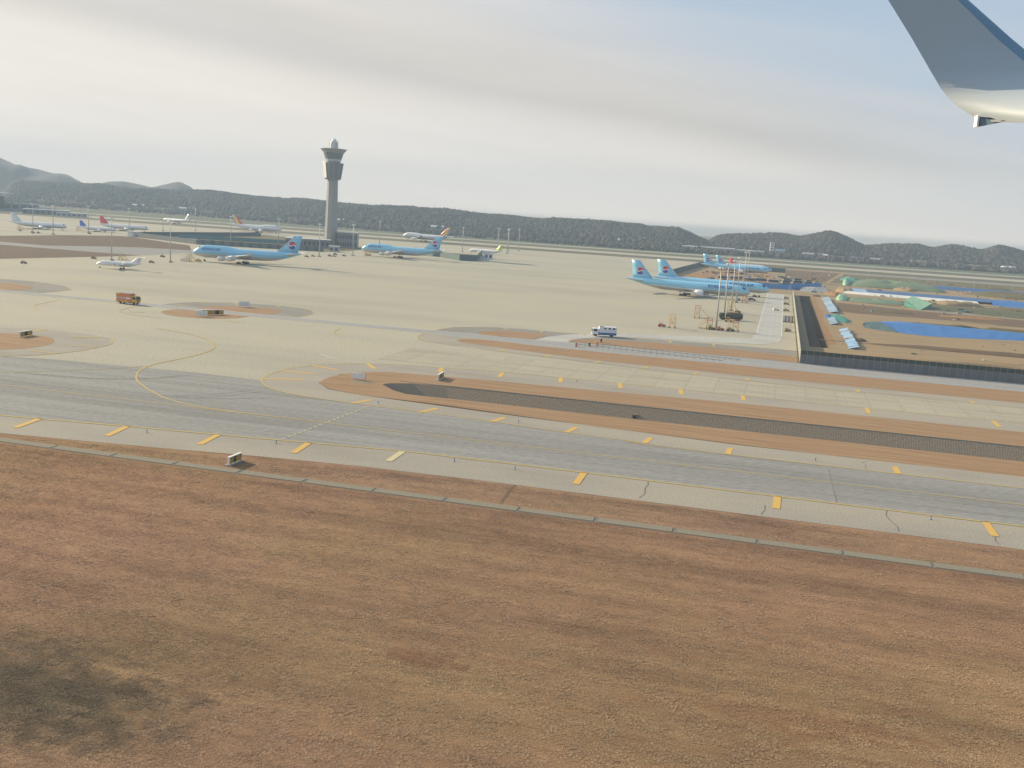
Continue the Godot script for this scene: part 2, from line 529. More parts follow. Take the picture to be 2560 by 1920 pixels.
func airliner(called: String, label: String, p: Dictionary, nose: Vector2, degrees: float, group := "") -> Node3D:
	var o := thing(called, label, "airplane", Vector3(nose.x, 0, nose.y), -deg_to_rad(degrees), group)
	var body: Array = p.body
	var length: float = body[body.size() - 1][0]
	var along := []
	var a := 0.0
	while a < length:
		along.append(a)
		a += 0.35 if a < length * 0.04 else (0.9 if a < length * 0.2 else 2.0)
	along.append(length)
	for half in 2:
		var st := begin(true)
		var rings := []
		for x in along:
			var s := stations(p, x)
			var t: float = asin(clampf((p.split - s.x) / s.y, -0.97, 0.97))
			rings.append(arc_ring(p, x, t, PI - t, 18) if half == 0 else arc_ring(p, x, PI - t, TAU + t, 14))
		loft(st, rings, false)
		mesh_node("fuselage" if half == 0 else "belly", done(st), M[p.top if half == 0 else p.low], o)
	var glass := begin(true)                                   # windscreen
	var rings2 := []
	for k in 4:
		rings2.append(arc_ring(p, lerpf(p.screen[0], p.screen[1], k / 3.0), p.screen[2], PI - p.screen[2], 12, 1.012))
	loft(glass, rings2, false)
	mesh_node("windscreen", done(glass), M["window glass"], o)
	if p.has("rows"):                                          # cabin windows, too small to tell apart from here
		var win := begin()
		for r in p.rows:
			var x: float = r[0]
			while x < r[1]:
				var s := stations(p, x)
				var t: float = asin(clampf((r[2] - s.x) / s.y, -1, 1))
				for side in [1.0, -1.0]:
					box(win, Vector3(x, r[2], side * (s.z * cos(t))), Vector3(0.26, 0.36, 0.05))
				x += 1.02
		mesh_node("cabin_windows", done(win), M["window glass"], o).set_meta("kind", "stuff")
	for side in [1.0, -1.0]:
		var rows := []
		for r in p.wing:
			rows.append([Vector3(r[0], r[1], r[2] * side), r[3]])
		mesh_node("wing", wing_mesh(rows, Vector3.UP, 0.11), M["wing grey"], o)
		rows = []
		for r in p.stab:
			rows.append([Vector3(r[0], r[1], r[2] * side), r[3]])
		mesh_node("tailplane", wing_mesh(rows, Vector3.UP, 0.09), M[p.get("stab_paint", "wing grey")], o)
		for e in p.engines:
			var c := begin(true)
			var at := Vector3(e[0], e[1], e[2] * side)
			var er: float = e[3]
			var el: float = e[4]
			lathe(c, at, Vector3(1, 0, 0), [Vector2(0.45, er * 0.8), Vector2(0.05, er * 0.84), Vector2(0, er * 0.92), Vector2(0.2, er), Vector2(el * 0.45, er * 1.02), Vector2(el * 0.75, er * 0.86), Vector2(el * 0.78, er * 0.55), Vector2(el, er * 0.38), Vector2(el * 1.12, 0.05)], 18)
			var nac := mesh_node("engine", done(c), M[p.get("engine_paint", "aircraft silver")], o)
			var fan := begin(true)
			lathe(fan, at, Vector3(1, 0, 0), [Vector2(0.1, 0.02), Vector2(0.5, er * 0.3), Vector2(0.6, er * 0.8)], 14)
			mesh_node("fan", done(fan), M["dark metal"], nac)
			var py := begin()
			var wy: float = e[5]
			if wy > at.y:
				loft(py, [PackedVector3Array([at + Vector3(el * 0.25, er * 0.9, 0.2), at + Vector3(el * 0.25, er * 0.9, -0.2), at + Vector3(el * 0.95, er * 0.3, -0.2), at + Vector3(el * 0.95, er * 0.3, 0.2)]), PackedVector3Array([Vector3(at.x + el * 0.75, wy, at.z + 0.2), Vector3(at.x + el * 0.75, wy, at.z - 0.2), Vector3(at.x + el * 1.6, wy, at.z - 0.2), Vector3(at.x + el * 1.6, wy, at.z + 0.2)])])
			else:
				box(py, at + Vector3(el * 0.5, 0, -side * er * 1.1), Vector3(el * 0.6, 0.25, er * 0.7))
			mesh_node("pylon", done(py), M["wing grey"], nac)
	# tail fin, in bands where the livery has them
	var f: Array = p.fin                                       # root: x, y, chord; tip: x, y, chord
	var bands: Array = p.fin_paint
	var fin_node: MeshInstance3D = null
	for b in bands.size():
		var u0 := float(b) / bands.size()
		var u1 := float(b + 1) / bands.size()
		var st := begin(true)
		var rings := []
		for k in 5:
			var v := k / 4.0
			var le := Vector3(lerpf(f[0], f[3], v), lerpf(f[1], f[4], v), 0)
			var ch := lerpf(f[2], f[5], v)
			var q := PackedVector3Array()
			var th: float = ch * 0.045
			for s in [[u0, 1.0], [(u0 + u1) * 0.5, 1.0], [u1, 1.0], [u1, -1.0], [(u0 + u1) * 0.5, -1.0], [u0, -1.0]]:
				q.append(le + Vector3(ch * s[0], 0, s[1] * th * sqrt(maxf(0.0, sin(PI * clampf(sqrt(s[0]), 0.0, 1.0)))) + s[1] * 0.03))
			rings.append(q)
		loft(st, rings)
		var made := mesh_node("tail_fin" if b == 0 else "fin_stripe", done(st), M[bands[b]], o if b == 0 else fin_node)
		if b == 0:
			fin_node = made
	if p.has("edge"):
		var st := begin()
		bar(st, Vector3(f[0] - 0.05, f[1], 0), Vector3(f[3] - 0.05, f[4], 0), 0.34)
		mesh_node("leading_edge", done(st), M["bare metal"], fin_node)
	if p.has("emblem"):
		for side in [1.0, -1.0]:
			emblem(fin_node, Vector3(p.emblem[0], p.emblem[1], side * p.emblem[3]), p.emblem[2], side)
	if p.has("words"):
		var wd: Dictionary = p.words
		for side in [1.0, -1.0]:
			var s := stations(p, wd.x)
			var k: float = (wd.y - s.x) / s.y
			var tilt := Basis(Vector3.RIGHT, -asin(k)) if side > 0 else Basis(Vector3.UP, PI) * Basis(Vector3.RIGHT, -asin(k))
			var out := Vector3(0, k, sqrt(1.0 - k * k) * side)
			var at := Vector3(wd.x, wd.y, side * s.z * sqrt(1.0 - k * k)) + out * 0.06
			words(o, "KOREAN AIR", at, wd.cap, tilt, M["emblem blue"])
	for g in p.gear:                                           # landing gear: x, z, leg height, wheel radius, axles
		var st := begin()
		tube(st, Vector3(g[0], g[3], g[1]), Vector3(g[0] + 0.2, g[2], g[1]), 0.16, 0.22, 8)
		if g[4] > 1:
			box(st, Vector3(g[0], g[3], g[1]), Vector3(g[3] * 2.2 * (g[4] - 1) + 0.5, 0.25, 0.25))
		var leg := mesh_node("landing_gear", done(st), M["bare metal"], o)
		var wm := wheel_mesh(g[3], 0.42)
		for k in int(g[4]):
			for s in [-0.45, 0.45]:
				var wh := mesh_node("wheel", wm, M["tyre"], leg)
				wh.position = Vector3(g[0] + (k - (g[4] - 1) * 0.5) * g[3] * 2.2, g[3], g[1] + s)
	return o

func jumbo(livery: Dictionary) -> Dictionary:
	var p := {
		"body": [[0.0, 5.1, 0.05, 0.05], [0.35, 5.15, 0.7, 0.7], [1.2, 5.4, 1.45, 1.35], [2.6, 5.75, 2.2, 2.0], [4.6, 6.2, 3.15, 2.6], [7.0, 6.45, 3.75, 3.05], [9.5, 6.4, 4.0, 3.22], [21.0, 6.35, 3.95, 3.25], [25.0, 6.1, 3.65, 3.25], [29.0, 5.8, 3.3, 3.25],
			[48.0, 5.8, 3.25, 3.25], [53.0, 6.1, 2.95, 2.95], [58.0, 6.75, 2.3, 2.25], [63.0, 7.5, 1.5, 1.35], [67.0, 8.05, 0.8, 0.65], [68.6, 8.2, 0.35, 0.3]],
		"screen": [3.9, 5.2, 0.92], "split": 5.0, "top": "sky blue paint", "low": "aircraft silver",
		"wing": [[19.5, 3.9, 1.5, 17.0], [28.0, 4.6, 11.7, 9.6], [42.0, 6.9, 29.5, 4.2], [44.0, 7.2, 31.2, 2.8], [45.2, 8.8, 32.0, 1.2]],
		"stab": [[58.5, 7.3, 1.0, 8.6], [66.5, 8.7, 11.0, 2.7]],
		"engines": [[20.0, 2.9, 11.7, 1.35, 5.2, 4.5], [28.0, 3.5, 20.8, 1.35, 5.2, 5.6]],
		"fin": [53.5, 8.6, 13.2, 65.0, 19.4, 4.4], "fin_paint": ["sky blue paint"],
		"gear": [[7.6, 0.0, 3.4, 0.6, 1], [31.0, 5.5, 3.6, 0.62, 2], [31.0, -5.5, 3.6, 0.62, 2], [34.2, 1.9, 3.0, 0.62, 2], [34.2, -1.9, 3.0, 0.62, 2]],
		"rows": [[9.0, 58.0, 6.0], [8.0, 20.0, 8.6]],
	}
	p.merge(livery, true)
	return p

func twin(k: float, livery: Dictionary) -> Dictionary:   # a wide twin-jet, k = 1 for 73 m
	var p := {
		"body": [[0.0, 4.4, 0.05, 0.05], [0.4, 4.42, 0.75, 0.75], [1.4, 4.65, 1.5, 1.5], [3.0, 5.0, 2.3, 2.25], [5.5, 5.4, 2.95, 2.85], [9.0, 5.55, 3.1, 3.1], [50.0, 5.55, 3.1, 3.1], [56.0, 5.85, 2.75, 2.75], [62.0, 6.5, 2.05, 2.1], [68.0, 7.15, 1.2, 1.35], [72.0, 7.5, 0.6, 0.85], [73.2, 7.6, 0.35, 0.5]],
		"screen": [2.6, 4.2, 0.62], "split": 4.7, "top": "sky blue paint", "low": "aircraft silver",
		"wing": [[23.5, 3.7, 1.5, 15.5], [31.5, 4.3, 10.5, 9.0], [47.5, 6.6, 30.0, 3.2], [49.0, 6.8, 32.2, 1.2]],
		"stab": [[62.0, 6.7, 1.0, 8.0], [69.0, 7.9, 10.8, 2.6]],
		"engines": [[25.0, 2.75, 9.7, 1.9, 6.2, 4.4]],
		"fin": [57.0, 8.2, 12.5, 66.0, 18.5, 4.9], "fin_paint": ["sky blue paint"],
		"gear": [[5.9, 0.0, 3.0, 0.55, 1], [37.5, 5.5, 3.4, 0.68, 3], [37.5, -5.5, 3.4, 0.68, 3]],
		"rows": [[8.0, 62.0, 5.75]],
	}
	p.merge(livery, true)
	if k != 1.0:
		for key in ["body", "wing", "stab", "engines", "gear", "rows"]:
			for r in p[key]:
				for i in r.size():
					if not (key == "gear" and i == 4):
						r[i] *= k
		for key in ["fin", "emblem"]:
			if p.has(key):
				for i in p[key].size():
					p[key][i] *= k
		p.split *= k
		p.screen[0] *= k
		p.screen[1] *= k
		if p.has("words"):
			for q in ["x", "y", "cap"]:
				p.words[q] *= k
	return p


# ---------------------------------------------------------------- vehicles and ground equipment; local +x is forwards
func put_wheels(o: Node3D, xs: Array, z: float, r: float) -> void:
	var m := wheel_mesh(r, 0.32)
	for x in xs:
		for s in [-1.0, 1.0]:
			mesh_node("wheel", m, M["tyre"], o).position = Vector3(x, r, s * z)

func cab(o: Node3D, x0: float, x1: float, y0: float, y1: float, w: float, coat: String) -> void:
	var st := begin()
	var h := w * 0.5
	var mid := lerpf(y0, y1, 0.45)
	var prof := [Vector2(x0, y0), Vector2(x1, y0), Vector2(x1 + 0.02, mid), Vector2(x1 - 0.28, y1), Vector2(x0, y1)]
	var l := PackedVector3Array()
	var r := PackedVector3Array()
	for q in prof:
		l.append(Vector3(q.x, q.y, -h))
		r.append(Vector3(q.x, q.y, h))
	loft(st, [l, r])
	var c := mesh_node("cab", done(st), M[coat], o)
	var g := begin()
	var a := Vector3(x1 + 0.04, mid, 0)
	var b := Vector3(x1 - 0.24, y1 - 0.12, 0)
	quad(g, a + Vector3(0, 0, h - 0.12), a - Vector3(0, 0, h - 0.12), b - Vector3(0, 0, h - 0.12), b + Vector3(0, 0, h - 0.12))
	mesh_node("windscreen", done(g), M["window glass"], c)
	for s in [-1.0, 1.0]:
		var d := begin()
		box(d, Vector3((x0 + x1) * 0.5 - 0.05, (mid + y1) * 0.5 - 0.05, s * (h + 0.01)), Vector3((x1 - x0) * 0.55, (y1 - mid) * 0.7, 0.03))
		mesh_node("side_window", done(d), M["window glass"], c)
		var mi := begin()
		box(mi, Vector3(x1 - 0.05, mid + 0.35, s * (h + 0.22)), Vector3(0.1, 0.45, 0.2))
		mesh_node("mirror", done(mi), M["chassis"], c)
		var hl := begin()
		box(hl, Vector3(x1 + 0.03, y0 + 0.25, s * (h - 0.35)), Vector3(0.05, 0.2, 0.35))
		mesh_node("headlight", done(hl), M["lamp white"], c)
	var gr := begin()
	box(gr, Vector3(x1 + 0.03, y0 + 0.6, 0), Vector3(0.05, 0.35, w * 0.6))
	mesh_node("grille", done(gr), M["chassis"], c)

func piece(o: Node3D, called: String, c: Vector3, s: Vector3, coat: String, turn := Basis()) -> MeshInstance3D:
	var st := begin()
	box(st, c, s, turn)
	return mesh_node(called, done(st), M[coat], o)

func orange_truck(at: Vector3, turn: float) -> void:
	var o := thing("maintenance_truck", "orange box truck with grey side stripe driving on the service road", "truck", at, turn)
	piece(o, "cargo_box", Vector3(-1.35, 2.2, 0), Vector3(6.4, 2.9, 2.5), "truck orange")
	for s in [-1.0, 1.0]:
		piece(o, "side_stripe", Vector3(-1.35, 2.15, s * 1.265), Vector3(6.3, 0.5, 0.03), "stripe silver")
		piece(o, "stripe_end", Vector3(0.8, 2.15, s * 1.285), Vector3(1.9, 0.5, 0.03), "truck white")
		piece(o, "lower_panel", Vector3(-1.0, 0.95, s * 1.23), Vector3(3.2, 0.5, 0.08), "truck yellow")
	var roof := piece(o, "roof_gear", Vector3(0.6, 3.8, 0), Vector3(2.2, 0.3, 1.9), "equipment grey")
	piece(roof, "roof_hatch", Vector3(-2.6, 3.75, 0.2), Vector3(1.3, 0.2, 1.3), "equipment grey")
	for k in 5:
		piece(roof, "roof_post", Vector3(-4.3 + k * 0.9, 3.85, 1.1), Vector3(0.12, 0.4, 0.12), "equipment grey")
	cab(o, 2.0, 4.2, 0.75, 3.05, 2.4, "truck yellow")
	piece(o, "beacon", Vector3(2.9, 3.15, 0), Vector3(0.35, 0.2, 1.4), "pale lamp")
	piece(o, "chassis", Vector3(-0.3, 0.65, 0), Vector3(8.6, 0.3, 1.5), "chassis")
	put_wheels(o, [-2.9, 3.0], 1.0, 0.52)

func white_truck(at: Vector3, turn: float) -> void:
	var o := thing("catering_truck", "white and blue box truck turning at the road junction", "truck", at, turn)
	piece(o, "cargo_box", Vector3(-1.4, 2.35, 0), Vector3(6.2, 2.1, 2.45), "truck white")
	piece(o, "blue_skirt", Vector3(-1.4, 1.0, 0), Vector3(6.24, 0.72, 2.5), "truck blue")
	for s in [-1.0, 1.0]:
		for k in 3:
			piece(o, "side_window", Vector3(-0.4 - k * 1.55, 2.85, s * 1.235), Vector3(0.75, 0.55, 0.04), "window glass")
	piece(o, "roof_unit", Vector3(0.9, 3.5, 0), Vector3(1.4, 0.25, 1.7), "equipment grey")
	cab(o, 2.0, 4.2, 0.7, 2.75, 2.35, "truck white")
	piece(o, "chassis", Vector3(-0.3, 0.6, 0), Vector3(8.4, 0.3, 1.5), "chassis")
	put_wheels(o, [-2.8, 3.0], 1.0, 0.52)

func tanker(at: Vector3, turn: float) -> void:
	var o := thing("fuel_tanker", "dark olive fuel tanker truck parked between the floodlight poles", "truck", at, turn)
	var st := begin(true)
	lathe(st, Vector3(-5.0, 2.15, 0), Vector3(1, 0, 0), [Vector2(-0.25, 0.3), Vector2(0, 1.0), Vector2(0.15, 1.15), Vector2(6.7, 1.15), Vector2(6.85, 1.0), Vector2(7.05, 0.3)], 16)
	mesh_node("tank", done(st), M["tank olive"], o)
	piece(o, "hatch_rail", Vector3(-1.6, 3.35, 0), Vector3(6.2, 0.12, 0.7), "equipment brown")
	piece(o, "rear_cabinet", Vector3(-5.1, 1.9, 0), Vector3(0.7, 1.9, 2.3), "tank olive")
	cab(o, 2.6, 4.9, 0.75, 3.1, 2.4, "tank olive")
	piece(o, "chassis", Vector3(-0.3, 0.75, 0), Vector3(10.2, 0.35, 1.5), "chassis")
	piece(o, "hose_reel", Vector3(1.0, 0.75, 0.9), Vector3(1.6, 0.7, 0.5), "stand yellow")
	put_wheels(o, [-4.0, -2.9, 3.6], 1.0, 0.52)

func tug(called: String, label: String, coat: String, at: Vector3, turn: float, s := 1.0) -> Node3D:
	var o := thing(called, label, "tug", at, turn, "ground service tugs and carts")
	piece(o, "body", Vector3(0, 0.75 * s, 0), Vector3(3.4, 0.8, 1.8) * s, coat)
	piece(o, "canopy", Vector3(-0.4, 1.85 * s, 0), Vector3(1.5, 0.1, 1.6) * s, coat)
	for q in [Vector2(-1, -1), Vector2(1, -1), Vector2(1, 1), Vector2(-1, 1)]:
		piece(o, "canopy_post", Vector3(-0.4 + q.x * 0.65, 1.48, q.y * 0.7) * s, Vector3(0.1, 0.7, 0.1) * s, "chassis")
	piece(o, "seat", Vector3(-0.5, 1.3, 0) * s, Vector3(0.5, 0.4, 1.2) * s, "chassis")
	put_wheels(o, [-1.1 * s, 1.1 * s], 0.8 * s, 0.4 * s)
	return o

func car(label: String, coat: String, at: Vector3, turn: float) -> Node3D:
	var o := thing("parked_car", label, "car", at, turn)
	var st := begin()
	var low := [Vector2(-2.2, 0.35), Vector2(2.2, 0.35), Vector2(2.25, 0.75), Vector2(1.2, 0.98), Vector2(-2.15, 1.0)]
	var high := [Vector2(1.15, 0.97), Vector2(0.35, 1.5), Vector2(-1.6, 1.55), Vector2(-2.1, 0.99)]
	for k in 2:
		var l := PackedVector3Array()
		var r := PackedVector3Array()
		var w := 0.9 if k == 0 else 0.78
		for q in (low if k == 0 else high):
			l.append(Vector3(q.x, q.y, -w))
			r.append(Vector3(q.x, q.y, w))
		if k == 1:
			var g := begin()
			loft(g, [l, r])
			mesh_node("cabin", done(g), M["window glass"], o)
			piece(o, "roof", Vector3(-0.65, 1.55, 0), Vector3(1.9, 0.08, 1.5), coat)
		else:
			loft(st, [l, r])
			mesh_node("body", done(st), M[coat], o)
	put_wheels(o, [-1.4, 1.4], 0.8, 0.33)
	return o

# a maintenance stand: a railed platform on legs with a sloping stair
func stand(called: String, label: String, at: Vector3, turn: float, h: float, length: float, coat: String, top: String, has_stair := true) -> Node3D:
	var o := thing(called, label, "stand", at, turn, "aircraft maintenance stands on the apron")
	var w := 1.0
	var l := 1.1
	piece(o, "platform", Vector3(0, h, 0), Vector3(l * 2, 0.14, w * 2), top)
	for q in [Vector2(-1, -1), Vector2(1, -1), Vector2(1, 1), Vector2(-1, 1)]:
		var st := begin()
		bar(st, Vector3(q.x * l, 0.25, q.y * w), Vector3(q.x * l * 0.9, h, q.y * w * 0.9), 0.14)
		mesh_node("leg", done(st), M[coat], o)
		piece(o, "rail_post", Vector3(q.x * l * 0.9, h + 0.55, q.y * w * 0.9), Vector3(0.08, 1.0, 0.08), top)
	var br := begin()
	for s in [-1.0, 1.0]:
		bar(br, Vector3(-l, 0.4, s * w), Vector3(l, h * 0.95, s * w), 0.09)
		bar(br, Vector3(l, 0.4, s * w), Vector3(-l, h * 0.95, s * w), 0.09)
		bar(br, Vector3(-l, h * 0.5, s * w), Vector3(l, h * 0.5, s * w), 0.09)
	mesh_node("brace", done(br), M[coat], o)
	var ra := begin()
	for s in [-1.0, 1.0]:
		bar(ra, Vector3(-l, h + 1.05, s * w * 0.9), Vector3(l, h + 1.05, s * w * 0.9), 0.08)
	mesh_node("handrail", done(ra), M[top], o)
	if has_stair:
		var sr := begin()
		for s in [-0.6, 0.6]:
			bar(sr, Vector3(l, h, s), Vector3(l + length, 0.3, s), 0.13)
			bar(sr, Vector3(l, h + 1.0, s), Vector3(l + length, 1.3, s), 0.07)
		for k in 9:
			var t := (k + 0.5) / 9.0
			box(sr, Vector3(l + length * t, h * (1 - t) + 0.3 * t, 0), Vector3(0.3, 0.05, 1.2))
		mesh_node("stair", done(sr), M[coat], o)
		var bs := begin()
		for s in [-0.8, 0.8]:
			bar(bs, Vector3(-l, 0.3, s), Vector3(l + length, 0.3, s), 0.14)
		mesh_node("base_frame", done(bs), M[coat], o)
	var wm := wheel_mesh(0.22, 0.15)
	for q in [Vector2(-1, -1), Vector2(1, -1), Vector2(1, 1), Vector2(-1, 1)]:
		mesh_node("caster", wm, M["tyre"], o).position = Vector3(q.x * l, 0.22, q.y * w)
	return o

func light_pole(h: float) -> Node3D:
	var o := thing("floodlight_pole", "", "light pole", Vector3.ZERO, 0, "apron floodlight poles")
	var st := begin(true)
	tube(st, Vector3(0, 0.9, 0), Vector3(0, h, 0), 0.36, 0.2, 12)
	mesh_node("mast", done(st), M["galvanised"], o)
	piece(o, "footing", Vector3(0, 0.45, 0), Vector3(2.0, 0.9, 2.0), "concrete block")
	var hd := begin(true)
	lathe(hd, Vector3(0, h - 0.3, 0), UP, [Vector2(0, 0.5), Vector2(0.1, 1.0), Vector2(0.35, 1.0), Vector2(0.4, 0.4)], 14)
	var head := mesh_node("lamp_ring", done(hd), M["galvanised"], o)
	for k in 6:
		var a := TAU * k / 6
		piece(head, "floodlight", Vector3(cos(a) * 1.15, h - 0.35, sin(a) * 1.15), Vector3(0.6, 0.5, 0.6), "lamp white", Basis(UP, -a) * Basis(Vector3(0, 0, 1), -0.5))
	piece(o, "lightning_rod", Vector3(0, h + 0.6, 0), Vector3(0.06, 1.2, 0.06), "galvanised")
	return o


# ---------------------------------------------------------------- airfield signs
func yellow_sign(label: String, a: Vector2, b: Vector2, h: float, black: Array, pad := true) -> void:   # a board from a to b; black: [from, to] along it
	var d := b - a
	var l := d.length()
	var o := thing("taxiway_sign", label, "sign", Vector3((a.x + b.x) * 0.5, 0.06, (a.y + b.y) * 0.5), -d.angle(), "airfield guidance signs")
	var face := piece(o, "board", Vector3(0, h * 0.5 + 0.12, 0), Vector3(l, h - 0.12, 0.22), "sign yellow")
	for k in black:
		for s in [-1.0, 1.0]:
			piece(face, "black_panel", Vector3(lerpf(-l * 0.5, l * 0.5, (k[0] + k[1]) * 0.5), h * 0.5 + 0.12, s * 0.125), Vector3((k[1] - k[0]) * l, h - 0.2, 0.03), "sign black")
	piece(o, "top_cap", Vector3(0, h + 0.12, 0), Vector3(l + 0.1, 0.1, 0.42), "sign white")
	for s in [-1.0, 1.0]:
		piece(o, "end_post", Vector3(s * (l * 0.5 + 0.06), h * 0.5 + 0.05, 0), Vector3(0.12, h + 0.1, 0.4), "sign white")
	if pad:
		piece(o, "footing", Vector3(0, 0.02, 0.1), Vector3(l + 0.4, 0.12, 1.1), "concrete block")
	var n := int(l / 0.9)
	for k in n:
		piece(o, "foot", Vector3(-l * 0.5 + (k + 0.5) * l / n, 0.12, 0), Vector3(0.1, 0.2, 0.1), "chassis")

func white_sign(label: String, a: Vector2, b: Vector2, h: float, parts: int) -> void:
	var d := b - a
	var l := d.length()
	var o := thing("white_board", label, "sign", Vector3((a.x + b.x) * 0.5, 0.06, (a.y + b.y) * 0.5), -d.angle(), "white sign boards on the islands")
	for k in parts:
		piece(o, "panel", Vector3(-l * 0.5 + (k + 0.5) * l / parts, h * 0.5 + 0.3, 0), Vector3(l / parts - 0.05, h, 0.18), "sign white")
	for k in parts + 1:
		piece(o, "post", Vector3(-l * 0.5 + k * l / parts, h * 0.5 + 0.15, -0.14), Vector3(0.07, h + 0.3, 0.1), "stripe silver")


# ---------------------------------------------------------------- buildings
func control_tower(at: Vector3) -> void:
	var o := thing("control_tower", "tall concrete airport control tower with glass cab rising over the apron", "tower", at)
	o.scale.y = 0.966
	var turn := 0.42
	var oct := func(y: float, r: float, n: int) -> PackedVector3Array: return ring_turn(y, r, n, turn)
	var st := begin()
	loft(st, [oct.call(0.0, 5.9, 8), oct.call(30.0, 5.3, 8), oct.call(66.0, 4.8, 8)])
	mesh_node("shaft", done(st), M["tower concrete"], o)
	var fin := begin()
	for k in 2:
		var a := PI - 0.15 + k * 0.0
		loft(fin, [PackedVector3Array([Vector3(-7.0, 0, 1.2), Vector3(-5.0, 0, 1.5), Vector3(-5.0, 0, -1.5), Vector3(-7.0, 0, -1.2)]), PackedVector3Array([Vector3(-4.9, 65, 0.8), Vector3(-4.0, 65, 1.0), Vector3(-4.0, 65, -1.0), Vector3(-4.9, 65, -0.8)])])
		break
	mesh_node("stair_rib", done(fin), M["tower fin white"], o)
	var mid := begin()
	loft(mid, [oct.call(65.0, 6.8, 8), oct.call(66.2, 7.6, 8), oct.call(81.0, 9.6, 8), oct.call(81.4, 6.6, 8)])
	var drum := mesh_node("equipment_floors", done(mid), M["tower cladding"], o)
	for k in 32:                                              # upright cladding strips
		var e := k / 4
		var u := (k % 4 + 0.5) / 4.0
		var lo: Vector3 = (oct.call(66.3, 7.7, 8) as PackedVector3Array)[e].lerp((oct.call(66.3, 7.7, 8) as PackedVector3Array)[(e + 1) % 8], u)
		var hi: Vector3 = (oct.call(80.9, 9.7, 8) as PackedVector3Array)[e].lerp((oct.call(80.9, 9.7, 8) as PackedVector3Array)[(e + 1) % 8], u)
		var b := begin()
		bar(b, lo, hi, 0.35)
		mesh_node("cladding_strip", done(b), M["tower glass" if k % 3 else "tower concrete"], drum)
	for k in 2:
		var pn := begin()
		var r0: PackedVector3Array = oct.call(66.5, 8.1, 8)
		var r1: PackedVector3Array = oct.call(82.2, 10.2, 8)
		var e := 3 + k
		quad(pn, r0[e], r1[e], r1[(e + 1) % 8], r0[(e + 1) % 8])
		mesh_node("screen_wall", done(pn), M["tower fin white"], drum)
	var neck := begin()
	loft(neck, [oct.call(81.0, 6.2, 8), oct.call(83.0, 6.7, 8)])
	mesh_node("neck", done(neck), M["tower concrete"], o)
	var sill := begin()
	loft(sill, [oct.call(82.6, 6.9, 8), oct.call(84.6, 7.5, 8)])
	mesh_node("cab_sill", done(sill), M["wing grey"], o)
	for e in 8:                                               # cab glass, three panes a side
		for k in 3:
			var g := begin()
			var r0: PackedVector3Array = oct.call(84.6, 7.5, 8)
			var r1: PackedVector3Array = oct.call(91.0, 9.5, 8)
			var i := (e + 1) % 8
			var u0 := (k + 0.06) / 3.0
			var u1 := (k + 0.94) / 3.0
			quad(g, r0[e].lerp(r0[i], u0), r1[e].lerp(r1[i], u0), r1[e].lerp(r1[i], u1), r0[e].lerp(r0[i], u1))
			mesh_node("pane", done(g), M["tower glass"], o)
	var core := begin()
	loft(core, [oct.call(84.5, 7.2, 8), oct.call(91.0, 9.2, 8)])
	mesh_node("cab_frame", done(core), M["equipment grey"], o)
	var roof := begin()
	loft(roof, [oct.call(90.6, 9.7, 8), oct.call(91.6, 10.1, 8), oct.call(94.0, 12.3, 8), oct.call(94.5, 12.3, 8), oct.call(94.9, 7.0, 8)])
	mesh_node("roof", done(roof), M["equipment grey"], o)
	var top := begin()
	loft(top, [oct.call(94.7, 4.0, 8), oct.call(100.5, 3.5, 8), oct.call(101.6, 2.8, 8)])
	var lantern := mesh_node("roof_turret", done(top), M["wing grey"], o)
	var dome := begin(true)
	lathe(dome, Vector3(0.3, 101.4, 0), UP, [Vector2(0, 1.9), Vector2(0.9, 2.2), Vector2(1.9, 2.0), Vector2(2.7, 1.3), Vector2(3.1, 0.1)], 16)
	mesh_node("radar_dome", done(dome), M["aircraft white"], lantern)
	for q in [Vector3(-3.9, 0, 1), Vector3(3.9, 0, 2), Vector3(3.3, 0, -2)]:
		piece(lantern, "antenna", q + Vector3(0, 98.6, 0), Vector3(0.22, 8.0, 0.22), "galvanised")

func ring_turn(y: float, r: float, n: int, turn: float) -> PackedVector3Array:
	var p := PackedVector3Array()
	for i in n:
		p.append(Vector3(r * cos(turn + TAU * i / n), y, -r * sin(turn + TAU * i / n)))
	return p

# a plain block with a roof and rows of windows; local x along its front, +z faces the viewer
func block(called: String, label: String, at: Vector3, turn: float, s: Vector3, wall: String, roof: String, cols := 0, floors := 1, gable := 0.0, group := "") -> Node3D:
	var o := thing(called, label, "building", at, turn, group)
	piece(o, "wall", Vector3(0, s.y * 0.5, 0), s, wall)
	var st := begin()
	if gable > 0.0:
		var h := s.x * 0.5 + 0.6
		var d := s.z * 0.5 + 0.6
		loft(st, [PackedVector3Array([Vector3(-h, s.y, d), Vector3(-h, s.y + gable, 0), Vector3(-h, s.y, -d)]), PackedVector3Array([Vector3(h, s.y, d), Vector3(h, s.y + gable, 0), Vector3(h, s.y, -d)])])
	else:
		box(st, Vector3(0, s.y + 0.3, 0), Vector3(s.x + 1.2, 0.6, s.z + 1.2))
	mesh_node("roof", done(st), M[roof], o)
	for f in floors:
		for c in cols:
			piece(o, "window", Vector3(-s.x * 0.5 + (c + 0.5) * s.x / cols, s.y * (f + 0.5) / floors, s.z * 0.5 + 0.06), Vector3(s.x / cols * 0.6, s.y / floors * 0.5, 0.12), "glass dark")
	return o


# ---------------------------------------------------------------- hills
func along_ridge(r: Array, u: float) -> Vector3:
	var k := u * (r.size() - 1)
	var i := clampi(int(k), 0, r.size() - 2)
	var a: Vector3 = r[i]
	var b: Vector3 = r[i + 1]
	var c: Vector3 = r[maxi(i - 1, 0)]
	var d: Vector3 = r[mini(i + 2, r.size() - 1)]
	var t := k - i
	var q := a.lerp(b, t)
	q.y = lerpf(a.y, b.y, t) * 0.4 + cubic_interpolate(a.y, b.y, c.y, d.y, t) * 0.6
	return q

